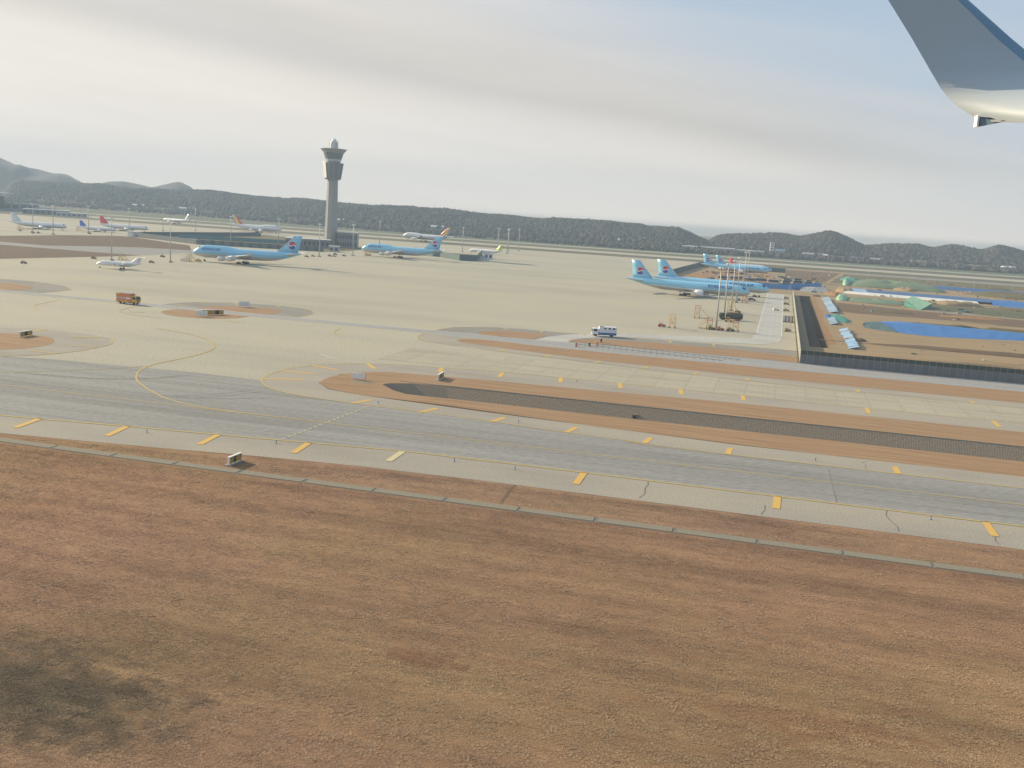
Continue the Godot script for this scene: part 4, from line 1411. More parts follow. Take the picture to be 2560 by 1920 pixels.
	sheet("far_grass", [rect(-2300, -1182, 1500, -1212), rect(-2300, -1342, 1500, -1375)], -0.02, "brown soil", "brown strips of grass beside the far runway")
	sheet("far_grass", [rect(-2300, -1375, 1500, -1452), rect(-2300, -1215, -60, -1268), rect(0, -1215, 1500, -1268), rect(-2300, -1492, 1500, -1750)], -0.03, "green netting ground", "dull green grass beside the far runway")
	# the gutter in front of the taxiway
	sheet("gutter", [rect(-135, -135.6, 80, -133.05)], 0.004, "crack sealant", "shallow concrete gutter along the grass field")
	var gut: Node3D = get_node("gutter")
	var gx := -130.3
	var k := 0
	while gx < 70.0:
		var o := begin()
		box(o, Vector3(gx + 5.4, 0.03, -134.3 + rng.randf_range(-0.1, 0.1)), Vector3(10.45 if k % 5 else 10.2, 0.06, 2.0 + rng.randf_range(-0.1, 0.1)), Basis(UP, rng.randf_range(-0.004, 0.004)))
		mesh_node("gutter_slab", done(o), M["gutter concrete"], gut)
		gx += 10.9
		k += 1
	var cut := begin()
	for c in [[pts([-36.1, -146.6, -35.9, -142, -35.4, -136.2]), 0.5]]:
		var rb := ribbon(c[0], c[1])
		for t in Geometry2D.triangulate_polygon(rb):
			cut.add_vertex(Vector3(rb[t].x, 0.0, rb[t].y))
	structure("drain_cut", done(cut), M["brown soil"], "narrow dark drain line crossing the grass verge")


func build_markings() -> void:
	var y := 0.06
	var lines := []
	lines.append(ribbon(pts([-320, -122, -200, -139.5, -131.6, -149, -107.9, -152.5, -84.6, -155.4, -59.2, -158.9, -42, -159.4, 200, -159.7]), 0.55))
	lines.append(ribbon(pts([-320, -172.4, -97, -172.8, 200, -173.8]), 0.3))
	sheet("edge_line", [lines[0]], y, "faded yellow paint", "yellow edge line of the near taxiway")
	sheet("centre_line", [lines[1]], y, "faded yellow paint", "yellow centre line of the near taxiway")
	sheet("island_line", [ribbon(curve([200, -185.7, -4.7, -185.6, -22.6, -187.3, -38, -188.8, -52, -191, -64.5, -192.3, -79, -193.1, -95, -195.1, -102.4, -197.7, -107, -200.8, -111.6, -206.8, -114, -213.6, -114.9, -221.3, -114, -229.6, -110.1, -237.9, -102.4, -245.4, -92.3, -249.6, -80.8, -252.1, -69.6, -253.7, -43, -254.9, 0, -254.9, 200, -254.9], false, 4), 0.4)], y, "faded yellow paint", "yellow line round the long island shoulder")
	sheet("curved_lead_line", [ribbon(curve([-80, -173, -104, -173.4, -115.5, -177, -122.1, -181.4, -128.8, -187.1, -134.4, -192.8, -140.3, -202.1, -143.2, -211, -143.6, -220, -143.6, -230, -145.4, -241, -150, -250.5, -158.2, -259.9, -169.6, -267, -182, -271], false, 5), 0.42), ribbon(pts([-176, -172, -162.1, -184.5, -152.3, -195, -146.7, -203, -143.4, -210]), 0.3)], y, "faded yellow paint", "yellow curved lead line from the apron to the taxiway")
	sheet("apron_line", [ribbon(curve([-188, -239, -179.5, -243.8, -174.4, -239.4, -171.2, -233.2, -170.2, -226, -171, -213.6, -177.3, -203.2, -186, -200], false, 4), 0.35), ribbon(curve([-276.8, -331.9, -274.4, -341, -276.4, -352.4, -281.6, -358.7, -290, -365.5], false, 4), 0.35), ribbon(curve([-223, -322, -221.8, -313.4, -218.2, -303.6, -214.7, -299.6, -208.1, -296.6, -195.9, -294.8], false, 4), 0.35), ribbon(curve([-110.5, -344.4, -112.4, -333, -112.6, -321, -111.8, -310.9, -109.3, -303.7, -105.9, -299.6, -96, -296.1, -79, -292.7, -49, -287.1, -20, -283.1, 23, -280, 200, -279.9], false, 4), 0.3), ribbon(curve([-253, -316, -248.4, -300.2, -244.5, -293.2, -236.6, -285.9], false, 4), 0.3), ribbon(curve([-139.5, -311.5, -137.2, -301.4, -131.9, -292.9], false, 4), 0.3), ribbon(curve([-164.6, -332, -166.2, -346, -170.7, -354, -178.2, -360.7], false, 4), 0.35)], y, "faded yellow paint", "thin yellow lines round the apron islands")
	# yellow shoulder bars, each one piece
	var near := [[-124.3, -150.4, -122.8, -142.3], [-108.2, -152.8, -106.5, -144.6], [-91.5, -154.5, -90.3, -146.6], [-75.4, -156.9, -74.3, -148.8], [-27.8, -159.6, -27.6, -151.6], [2.8, -159.6, 2.7, -152.0], [32.8, -159.7, 32.8, -152.0], [63.0, -159.7, 63.0, -152.0]]
	var low := [[-83.6, -193.0, -81.6, -199.1], [-68.2, -191.6, -66.3, -197.9], [-52.5, -190.4, -51.3, -196.2], [-37.0, -188.4, -36.1, -194.5], [-21.7, -187.0, -21.1, -192.6], [-6.2, -185.6, -6.0, -191.3], [23.2, -185.6, 23.2, -191.3], [53.0, -185.6, 53.0, -191.3]]
	var up := [[-101.9, -245.3, -97.2, -238.7], [-83.4, -251.1, -81.6, -243.5], [-67.5, -253.2, -66.2, -245.5], [-52.2, -254.2, -50.7, -247], [-36.9, -254.8, -35.6, -247.4], [-21.6, -254.8, -20.5, -247.4], [-6.3, -254.8, -5.7, -247.6], [22.9, -254.8, 22.9, -247.3], [51.0, -254.6, 51.0, -247.0], [-112, -234, -103.8, -231.2], [-114.4, -222, -106, -222.5], [-112.6, -209.6, -104.6, -213.4]]
	var up_far := [[-79.4, -292.6, -78.6, -297.4], [-64.7, -289.7, -63.6, -294.9], [-49.5, -287.1, -48.5, -292.0], [-35.3, -284.8, -34.2, -289.6], [-20.9, -283.1, -19.9, -288.2], [-6.3, -282, -5.9, -286.6], [22.7, -279.9, 22.7, -284.9], [50.9, -279.8, 50.9, -284.4]]
	var small := [[-95.9, -355.8, -92.5, -349.9], [-81.0, -357.2, -80.7, -351.5], [-65.9, -359.1, -65.7, -354.5], [-35.9, -361.8, -34.8, -355.1], [-20.9, -363.0, -19.9, -356.5], [-181.9, -244.0, -185.8, -237.3], [-171.1, -228.3, -177.9, -225.7], [-170.8, -213.5, -178.4, -212.9], [-203.2, -248.5, -201.6, -241.2], [-217.5, -336.3, -210.8, -334.8], [-217.1, -350.4, -210.3, -348.2], [-206.4, -358.6, -200.8, -352.6], [-213.9, -303.0, -209.5, -305.2], [-177.5, -304.2, -172.4, -302.5], [-303, -369.5, -300.5, -362], [-188, -363, -186.5, -355.5]]
	for set in [[near, 1.15, "yellow paint", "near taxiway shoulder"], [low, 1.1, "yellow paint", "island's near shoulder"], [up, 1.1, "yellow paint", "island's far shoulder"], [up_far, 1.1, "faded yellow paint", "far shoulder of the concrete taxiway"], [small, 0.9, "faded yellow paint", "apron islands"]]:
		var host := sheet("shoulder_bars", [rect(-700, 0, -699, 1)] if false else [bar_outline(Vector2(set[0][0][0], set[0][0][1]), Vector2(set[0][0][2], set[0][0][3]), set[1])], y, set[2], "yellow painted bars on the " + set[3])
		for i in range(1, set[0].size()):
			var b: Array = set[0][i]
			mesh_node("bar", flat_mesh([bar_outline(Vector2(b[0], b[1]), Vector2(b[2], b[3]), set[1])], y), M[set[2]], host)
	sheet("pale_bar", [bar_outline(Vector2(-59.0, -159.1), Vector2(-58.6, -151.2), 1.2)], y, "pale paint", "one faded cream bar on the near taxiway shoulder")
	var dashes := []
	for i in 19:
		var t0 := i / 19.0
		var a := Vector2(-80.5, -156.9).lerp(Vector2(-79.2, -192.9), t0)
		var b := Vector2(-80.5, -156.9).lerp(Vector2(-79.2, -192.9), t0 + 0.6 / 19.0)
		dashes.append(bar_outline(a, b, 0.35))
	sheet("dashed_line", dashes, y, "pale paint", "dashed pale yellow line across the near taxiway")
	sheet("white_line", [bar_outline(Vector2(-119.0, -253.0), Vector2(-112.5, -248.1), 0.5), bar_outline(Vector2(-7.3, -417), Vector2(-7.3, -690), 0.4), bar_outline(Vector2(2.4, -410), Vector2(2.4, -690), 0.4), bar_outline(Vector2(-60, -367.2), Vector2(-32, -383.4), 0.4), ribbon(pts([-50, -362.4, -20, -368.4, -4, -376, 1, -388, 2.4, -402]), 0.35), ribbon(pts([-420, -341.1, -290, -331.7, -240, -331.7, -180, -329.7, -90, -328.5]), 0.5), ribbon(pts([-138, -320.9, -180, -321.7, -240, -324.9, -290, -325.4, -420, -334.4]), 0.45)], y, "white paint", "white edge lines of the service and perimeter roads")
	sheet("painted_sign", [ribbon(curve([-70.2, -170.6, -69, -169.9, -65.5, -170.0, -64.4, -170.7, -65.5, -171.3, -69, -171.4, -70.2, -170.6], false, 3), 0.16)], y, "pale paint", "small pale oval marking beside the taxiway centre line")
	var rub := []
	for c in [[-160, -186, -148, -187, -139, -190, -133, -196, -130, -203], [-157, -187, -146, -188.5, -137, -192, -131, -198, -128.5, -205], [-128, -177, -117, -182, -111, -188, -108, -196], [-126, -176, -114, -181.5, -108.5, -187.5, -105.5, -195], [-118, -180, -108, -183.5, -100, -190], [-200, -170.5, -140, -171.2, -80, -171.6], [-200, -174.8, -140, -175.0, -80, -175.3], [-60, -171.0, 0, -171.6, 60, -171.4], [-60, -175.6, 0, -176.0, 60, -176.1]]:
		rub.append(ribbon(curve(c, false, 5), 1.3 if c[1] < -168 and absf(c[1] - c[3]) < 1.0 else 0.55))
	for k in 3:                                                # rubber worn into the wheel paths, darkest along the middle
		var m: StandardMaterial3D = M["asphalt"].duplicate()
		m.albedo_color = lin(0.322 - 0.013 * k, 0.322 - 0.013 * k, 0.31 - 0.013 * k)
		var w: float = [9.0, 5.5, 2.6][k]
		structure("worn_strip", flat_mesh([ribbon(pts([-320, -176.5, -97, -176.6, 200, -177.4]), w), ribbon(pts([-320, -168.4, -97, -168.8, 200, -169.6]), w * 0.6)], 0.028 + k * 0.004), m, "darker worn strip along the near taxiway")
	sheet("tyre_mark", rub, 0.045, "rubber mark", "faint dark tyre marks on the near taxiway")
	# sealed cracks in the near shoulder
	var cr := []
	for c in [[-17.3, -158.8, -17.0, -156.5, -17.2, -154.7, -16.8, -151, -17.3, -148.1], [18.9, -159.2, 18.5, -156, 18.9, -153.2, 19.6, -150.5, 19.5, -148.2], [32.8, -151.7, 32.4, -150, 32.6, -148.1], [1.0, -153.2, 1.1, -151, 0.6, -147.8], [18.6, -193.6, 17.6, -191.8, 18.1, -189.9, 17.8, -186.6], [11.4, -182.5, 11.5, -173, 11.7, -159.9]]:
		cr.append(ribbon(pts(c), 0.09))
	sheet("crack", cr, 0.05, "crack sealant", "dark sealed cracks across the taxiway and shoulders")


func build_ditch() -> void:
	var rim := pts([200, -209, -5.8, -209.3, -62.7, -209.8, -74.3, -209.7, -77.9, -209.9, -82, -212.6, -86.9, -218.3, -85.9, -220.9, -81.3, -223.8, -73.3, -225, -61.5, -225, -6.5, -225, 200, -225])
	var st := begin()
	var rings := []
	for k in 3:
		var f: float = [1.0, 0.36, 0.3][k]
		var y: float = [0.05, -4.0, -4.1][k]
		var q := PackedVector3Array()
		for v in rim:
			var z := -217.0 + (v.y + 217.0) * f
			var x := v.x + (1.0 - f) * 12.0 * smoothstep(-66.0, -86.0, v.x)
			q.append(Vector3(x, y, z))
		rings.append(q)
	loft(st, rings, false)
	var last: PackedVector3Array = rings[2]
	var n := last.size()
	for i in n / 2:
		quad(st, last[i], last[i + 1], last[n - 2 - i], last[n - 1 - i])
	var ditch := structure("drainage_ditch", done(st), M["revetment"], "long dark drainage ditch lined with ribbed stone")
	var rb := begin()
	var x := -46.0
	while x < 90.0:
		bar(rb, Vector3(x, 0.06, -225.0), Vector3(x, -4.0, -219.9), 0.03)
		x += 0.52
	mesh_node("bank_ribs", done(rb), M["rib stone"], ditch).set_meta("kind", "stuff")
	var cap := begin()
	box(cap, Vector3(60, 0.06, -225.1), Vector3(290, 0.12, 0.35))
	mesh_node("rim_kerb", done(cap), M["pale kerb"] if M.has("pale kerb") else M["gutter concrete"], ditch)
	var outlet := begin()
	box(outlet, Vector3(-24.0, -1.0, -209.9), Vector3(1.5, 1.4, 0.5))
	box(outlet, Vector3(-28.3, -2.1, -222.5), Vector3(1.3, 1.5, 0.8))
	var ol := mesh_node("drain_outlet", done(outlet), M["gutter concrete"], ditch)
	var hole := begin()
	box(hole, Vector3(-28.3, -2.1, -222.05), Vector3(0.6, 0.9, 0.1))
	mesh_node("outlet_hole", done(hole), M["sign black"], ol)


func build_site() -> void:
	# the fenced building works on the right
	sheet("site_ground", [rect(8.6, -331.5, 700, -383), rect(8.6, -383, 12.4, -690), rect(19.5, -383, 700, -690), rect(3.4, -690, 700, -1180), pts([-88, -780, -14, -694, 3.4, -690, 3.4, -1050, -34, -1043, -82, -1058])], 0.01, "tan soil", "tan soil of the building site on the right")
	var tr := begin()
	var c := [Vector3(12.4, 0.01, -690), Vector3(12.4, 0.01, -383), Vector3(19.5, 0.01, -383), Vector3(19.5, 0.01, -690)]
	var d := [Vector3(13.4, -4.0, -688), Vector3(13.4, -4.0, -386), Vector3(18.0, -4.0, -386), Vector3(18.0, -4.0, -688)]
	for i in 4:
		quad(tr, c[i], c[(i + 1) % 4], d[(i + 1) % 4], d[i])
	quad(tr, d[0], d[1], d[2], d[3])
	structure("trench", done(tr), M["wet soil"], "long dark trench beside the apron fence")
	sheet("soil", [pts([19.5, -690, 22.4, -690, 21.6, -600, 22.9, -535, 21, -523, 22, -470, 22.5, -399, 19.5, -392])], 0.02, "orange soil", "orange soil along the trench")
	sheet("soil", [pts([33.7, -647, 31.4, -575, 44, -565, 90, -562, 150, -558, 240, -556, 240, -625, 132, -617, 100, -622, 76, -628])], 0.02, "brown soil", "dark brown worked soil in the building site")
	sheet("soil", [pts([82.8, -642, 94.4, -694, 145, -684, 240, -676, 240, -628, 134, -627])], 0.026, "green netting ground", "grey-green soil plot beyond the brown soil")
	sheet("soil", [pts([34, -672, 40, -715, 75, -710, 110, -720, 160, -735, 240, -730, 240, -684, 145, -686, 95, -696, 82, -645, 60, -655])], 0.022, "weeds", "weedy soil behind the green mound")
	sheet("soil", [pts([40, -905, 64, -1130, 400, -1130, 400, -860, 170, -860, 150, -960, 120, -884])], 0.02, "weeds", "weedy ground at the far end of the building site")
	sheet("soil", [pts([3.4, -880, 36, -900, 60, -1140, 3.4, -1140])], 0.024, "brown soil", "brown soil behind the blue barrier")
	sheet("soil", [pts([-78, -810, -34, -800, -10, -790, 0, -880, -10, -960, -40, -990, -70, -940])], 0.03, "orange soil", "orange soil inside the dark fenced pen")
	sheet("soil", [pts([66, -1128, 66, -1180, 1200, -1180, 1200, -1128])], 0.03, "dark asphalt", "dark strip beside the far runway")
	# low banks near the corner
	heap("soil_bank", "long low bank of tan soil inside the fence", "bank", [24, -372, 40, -378, 70, -376, 110, -380, 160, -378, 160, -370, 110, -369, 70, -368, 40, -367], 0.9, "tan soil", "", true)
	heap("soil_bank", "low bank of weedy soil behind the near fence", "bank", [46, -352, 70, -356, 100, -355, 150, -357, 150, -345, 100, -343, 70, -345], 1.1, "weeds", "", true)
	heap("soil_bank", "brown furrow bank across the tan ground", "bank", [30, -412, 50, -419, 80, -416, 120, -419, 160, -416, 160, -408, 120, -406, 80, -407, 50, -408], 0.8, "brown soil", "", true)
	heap("soil_bank", "sandy heap beside the green plot", "bank", [98, -715, 106, -722, 124, -724, 128, -712, 116, -706, 104, -706], 2.6, "tan soil", "", true)
	# the large tarpaulined bank
	draped("blue_tarp", "large bright blue tarpaulin over a long soil bank", "tarp", [Vector3(52, 0, -471), Vector3(63, 0, -466), Vector3(78, 0, -470), Vector3(104, 0, -482), Vector3(170, 0, -492)], [Vector3(46.5, 1.8, -503), Vector3(56, 1.9, -511), Vector3(74, 1.8, -510), Vector3(109, 1.6, -504), Vector3(170, 1.6, -512)], "tarp blue", "", 0.6)
	draped("green_tarp", "dark green net over the left end of the blue tarpaulin bank", "tarp", [Vector3(38.2, 0, -484), Vector3(45, 0, -475), Vector3(52.3, 0, -470.6)], [Vector3(38.7, 1.5, -494), Vector3(42, 1.7, -501), Vector3(46.8, 1.75, -503.3)], "hoarding green", "", 0.6)
	heap("soil_bank", "soil bank behind the blue tarpaulin", "bank", [38, -496, 46, -516, 76, -527, 110, -518, 172, -526, 172, -514, 108, -506, 74, -511, 46, -503], 1.7, "weeds", "", true)
	sheet("site_path", [pts([20, -478, 28, -474, 53.5, -468.4, 77.3, -465.6, 104, -474.5, 170, -484, 170, -480, 104, -471, 77, -462.4, 53, -465.6, 28, -471, 20, -474])], 0.03, "tan soil", "pale path in front of the tarpaulin bank")
	# pale blue sheets leaning along the trench, strip by strip
	for g in [[Vector3(26.0, 0.2, -556), Vector3(26.0, 0.2, -675), 4.2, 1.1, 22, "rear"], [Vector3(23.6, 0.2, -484), Vector3(23.6, 0.2, -517), 3.2, 0.9, 8, "middle"], [Vector3(26.3, 0.2, -386), Vector3(26.3, 0.2, -462), 3.4, 1.0, 16, "nearest"]]:
		var o := thing("sheet_row", "%s row of pale blue plastic sheets along the trench" % g[5], "tarp", g[0], 0, "rows of pale blue sheets")
		var len: float = (g[0] as Vector3).distance_to(g[1])
		for k in int(g[4]):
			var st := begin()
			var z: float = -len * (k + 0.5) / g[4]
			var lean: float = atan2(g[3], g[2])
			box(st, Vector3(g[2] * 0.5 + rng.randf_range(-0.25, 0.25), g[3] * 0.5 + rng.randf_range(-0.1, 0.15), z), Vector3(g[2] * 1.05, 0.12, len / g[4] * 0.93), Basis(Vector3(0, 0, 1), lean) * Basis(UP, rng.randf_range(-0.06, 0.06)))
			mesh_node("sheet", done(st), M["tarp pale blue" if rng.randf() < 0.7 else "tarp grey blue"], o)
	heap("green_tarp", "teal tarpaulin crumpled between two sheet rows", "tarp", [24.5, -512, 26, -540, 29.2, -546, 32, -528, 34, -511, 31.4, -501], 1.3, "tarp teal")
	heap("blue_tarp", "small dark blue tarpaulin beside the trench", "tarp", [22.2, -528, 24, -538, 26, -536, 25, -520], 1.0, "tarp deep blue")
	# the mint green covered mound: a pitched sheet with a seam down its middle
	var mint := thing("green_tarp", "pale mint green sheet over a pitched mound, with a dark seam", "tarp")
	var near_pt := Vector3(79.8, 0.05, -634)
	var left_pt := Vector3(73.6, 3.9, -658)
	var right_pt := Vector3(89.2, 3.0, -659)
	var top_pt := Vector3(80.4, 5.7, -680)
	for half in 2:
		var st := begin(true)
		var rows := []
		for j in 7:
			var row := PackedVector3Array()
			for i in 7:
				var u := (i / 6.0 + half) * 0.5
				u = clampf(u, 0.0, 0.495) if half == 0 else clampf(u, 0.505, 1.0)
				var p := near_pt.lerp(right_pt, j / 6.0).lerp(left_pt.lerp(top_pt, j / 6.0), u)
				p.y += 0.2 * fine.get_noise_2d(p.x * 4.0, p.z * 4.0)
				row.append(p)
			rows.append(row)
		for j in 6:
			for i in 6:
				quad(st, rows[j][i], rows[j][i + 1], rows[j + 1][i + 1], rows[j + 1][i])
		mesh_node("sheet", done(st), M["tarp mint"], mint)
	var core := begin()
	loft(core, [PackedVector3Array([near_pt + Vector3(0, -0.1, 0), Vector3(73.6, 0, -658), Vector3(80.4, 0, -681), Vector3(89.2, 0, -659)]), PackedVector3Array([near_pt + Vector3(0, -0.1, 0), left_pt - Vector3(0, 0.35, 0), top_pt - Vector3(0, 0.35, 0), right_pt - Vector3(0, 0.35, 0)])], true, true)
	mesh_node("mound", done(core), M["tarp teal"], mint)
	heap("green_tarp", "small pale green heap left of the weedy bank", "tarp", [34.8, -671, 36.5, -700, 40, -713, 43, -700, 41, -672], 2.4, "tarp mint", "")
	heap("green_tarp", "long dull green netted bank behind the mint mound", "tarp", [41, -673, 43, -700, 56, -706, 76, -700, 76, -672, 60, -662], 1.6, "tarp green")
	heap("green_tarp", "long olive green netted bank across the far site", "tarp", [52, -880, 58, -930, 80, -925, 110, -915, 128, -905, 128, -868, 110, -868, 80, -868], 5.0, "tarp green")
	heap("green_tarp", "mint green end of the far netted bank", "tarp", [49, -880, 53, -930, 57, -936, 58, -930, 54, -878], 5.2, "tarp mint")
	heap("green_tarp", "flat olive bank at the right of the far site", "tarp", [140, -880, 160, -905, 210, -895, 240, -880, 240, -850, 190, -846, 160, -850], 3.4, "weeds")
	draped("white_tarp", "white and pale blue tarpaulin edge across the site", "tarp", [Vector3(43.5, 0, -757), Vector3(60, 0, -752), Vector3(84, 0, -750), Vector3(130, 0, -742)], [Vector3(44, 1.4, -764), Vector3(60, 1.6, -760), Vector3(84, 1.4, -758), Vector3(130, 1.4, -750)], "tarp white", "", 0.3)
	draped("blue_tarp", "long dull blue tarpaulin behind the white edge", "tarp", [Vector3(60, 1.5, -762), Vector3(84, 1.3, -760), Vector3(130, 1.3, -752), Vector3(200, 1.0, -748)], [Vector3(60, 2.6, -780), Vector3(84, 2.6, -778), Vector3(130, 2.6, -772), Vector3(200, 2.4, -766)], "tarp deep blue", "", 0.5)
	draped("pale_tarp", "pale blue tarpaulin at the left end of the long one", "tarp", [Vector3(46, 1.4, -766), Vector3(52, 1.5, -764), Vector3(60, 1.6, -763)], [Vector3(48, 2.6, -784), Vector3(54, 2.6, -784), Vector3(60, 2.6, -782)], "tarp pale blue", "", 0.4)
	draped("blue_tarp", "narrow blue tarpaulin strip at the far right", "tarp", [Vector3(128, 0, -930), Vector3(170, 0, -925), Vector3(240, 0, -918)], [Vector3(128, 2.5, -940), Vector3(170, 2.5, -936), Vector3(240, 2.5, -930)], "tarp deep blue", "", 0.5)
	draped("blue_tarp", "blue tarpaulin on a bank near the right edge", "tarp", [Vector3(138, 0, -738), Vector3(150, 0, -736), Vector3(175, 0, -738)], [Vector3(140, 2.6, -760), Vector3(150, 2.8, -764), Vector3(175, 2.8, -764)], "tarp blue", "", 0.5)
	for k in 46:                                               # worked strips of soil
		var cx := rng.randf_range(36.0, 190.0)
		var cz := rng.randf_range(-1080.0, -345.0)
		if cz > -530 and cz < -462:
			continue
		var hl := rng.randf_range(8.0, 34.0) * (1.0 if cz > -500 else 1.6)
		var hw := rng.randf_range(0.8, 2.6) * (1.0 if cz > -500 else 3.5)
		var ol := []
		for q in 12:
			var an := TAU * q / 12
			ol.append(cx + cos(an) * hl * rng.randf_range(0.7, 1.2))
			ol.append(cz + sin(an) * hw * rng.randf_range(0.6, 1.3))
		sheet("soil", [curve(ol, true, 3)], 0.034 + k * 0.001, ["brown soil", "weeds", "orange soil", "tan soil", "dark asphalt"][k % 5], "worked strip of soil in the building site")
	var rub := MultiMesh.new()
	rub.transform_format = MultiMesh.TRANSFORM_3D
	rub.use_colors = true
	var cube := BoxMesh.new()
	rub.mesh = cube
	rub.instance_count = 320
	var tones := [Color(0.5, 0.5, 0.47), Color(0.2, 0.15, 0.1), Color(0.1, 0.1, 0.11), Color(0.12, 0.2, 0.32), Color(0.12, 0.19, 0.13), Color(0.3, 0.2, 0.12), Color(0.4, 0.34, 0.25), Color(0.3, 0.24, 0.16)]
	for i in 320:
		var far := i % 7 > 0
		var x := rng.randf_range(-70.0, 30.0) if i % 3 == 0 else rng.randf_range(22.0, 190.0)
		var z := rng.randf_range(-960.0, -770.0) if i % 3 == 0 else (rng.randf_range(-1090.0, -560.0) if far else rng.randf_range(-462.0, -338.0))
		var s := rng.randf_range(0.3, 1.2) * (1.7 if i % 3 == 0 else (1.2 if far else 0.5))
		rub.set_instance_transform(i, Transform3D(Basis(UP, rng.randf() * TAU).scaled(Vector3(s * rng.randf_range(0.6, 3.0), s * 0.8, s)), Vector3(x, s * 0.35, z)))
		rub.set_instance_color(i, tones[rng.randi() % tones.size()])
	var debris := MultiMeshInstance3D.new()
	debris.name = "site_rubble"
	debris.multimesh = rub
	debris.material_override = M["forest"]
	add_child(debris)
	debris.set_meta("kind", "stuff")
	tag(debris, "rubble and building materials scattered over the site", "rubble")
	for q in [["tarp teal", 60, -980, 9, 26, 2.2, "small teal covered heap in the far weeds"], ["tan soil", 46, -780, 7, 20, 3.0, "sandy heap left of the white-edged tarpaulin"], ["orange soil", 36, -735, 5, 16, 1.6, "orange heap near the small pale green heap"], ["brown soil", 150, -590, 14, 10, 1.2, "dark heap on the brown worked soil"], ["weeds", 60, -600, 16, 8, 0.9, "weedy ridge on the brown worked soil"], ["orange soil", 105, -600, 18, 7, 0.8, "orange ridge on the brown worked soil"], ["tarp blue", 118, -770, 12, 10, 1.6, "bright blue covered heap in the middle of the long tarpaulin"], ["tan soil", 176, -735, 14, 16, 4.0, "sandy heap near the right edge"], ["tan soil", 96, -870, 10, 20, 2.0, "sandy heap before the far netted bank"], ["weeds", 180, -1000, 22, 20, 2.4, "weedy heap at the far right of the site"], ["brown soil", 30, -420, 5, 6, 0.9, "brown heap beside the nearest pale sheets"], ["tan soil", 10.6, -340, 1.6, 3, 0.8, "small sandy heap in the fence corner"], ["tan soil", 44, -345, 3, 4, 1.0, "sandy heap just behind the near fence"]]:
		var ol := []
		for k in 9:
			var an := TAU * k / 9
			ol.append(q[1] + cos(an) * q[3] * rng.randf_range(0.75, 1.2))
			ol.append(q[2] + sin(an) * q[4] * rng.randf_range(0.75, 1.2))
		heap("covered_heap" if "covered" in q[6] else "soil_heap", q[6], "heap", ol, q[5], q[0])
	# fences
	fence("near_fence", "slate grey site fence facing the taxiway with dark green top", Vector2(8.3, -330.9), Vector2(130.3, -330.2), 4.2, 2.0, ["fence slate", "fence slate pale"], 1.35, "fence mesh green")
	fence("side_fence", "pale grey fence running away between the apron and the site", Vector2(8.3, -690), Vector2(8.3, -331.1), 4.0, 4.0, ["fence side", "fence side pale"])
	fence("pen_fence", "dark fence along the left of the far pen", Vector2(-88, -780), Vector2(-81, -1058), 4.5, 6.0, ["hoarding green"])
	fence("pen_fence", "dark fence across the back of the far pen", Vector2(-81, -1058), Vector2(3.2, -1047), 4.5, 6.0, ["hoarding green"])
	fence("blue_barrier", "long bright blue barrier left of the steel stacks", Vector2(-58, -742), Vector2(8, -752), 3.6, 3.0, ["barrier blue"])
	fence("blue_barrier", "bright blue barrier below the dark stacked steel", Vector2(8, -752), Vector2(29, -786), 4.4, 3.0, ["barrier blue"])
	draped("grey_sheet", "grey sheet slope under the blue barrier", "tarp", [Vector3(13, 0, -742), Vector3(24, 0, -742), Vector3(34, 0, -762)], [Vector3(15, 2.4, -756), Vector3(22, 2.4, -764), Vector3(31, 2.0, -782)], "equipment grey", "", 0.3)
	for q in [[-46, -842, 8, 6, 2.6, "leftmost low steel stack in the fenced pen"], [-36, -850, 10, 6, 3.2, "second steel stack from the left in the fenced pen"], [-24, -836, 9, 5, 2.6, "middle low steel stack in the fenced pen"], [-16, -846, 10, 6, 3.0, "wide steel stack right of the middle of the pen"], [-6, -838, 9, 5, 2.8, "rightmost low steel stack in the fenced pen"], [4, -806, 8, 6, 5.2, "leftmost tall steel stack behind the blue barrier"], [12, -812, 9, 8, 6.0, "tallest steel stack behind the blue barrier"], [20, -808, 7, 7, 5.4, "tall steel stack right of the tallest one"], [26, -800, 6, 5, 4.6, "rightmost steel stack behind the blue barrier"]]:
		var o := thing("steel_stack", q[5], "stack", Vector3(q[0], 0, q[1]), 0.2, "dark steel stacks in the building site")
		var layers := int(q[4] / 0.65)
		for k in layers:
			piece(o, "beam_layer", Vector3(rng.randf_range(-0.4, 0.4), 0.3 + k * 0.65, rng.randf_range(-0.4, 0.4)), Vector3(q[2] * (1.0 - k * 0.06), 0.5, q[3] * (1.0 - k * 0.05)), "steel stack" if k % 3 else "equipment grey")


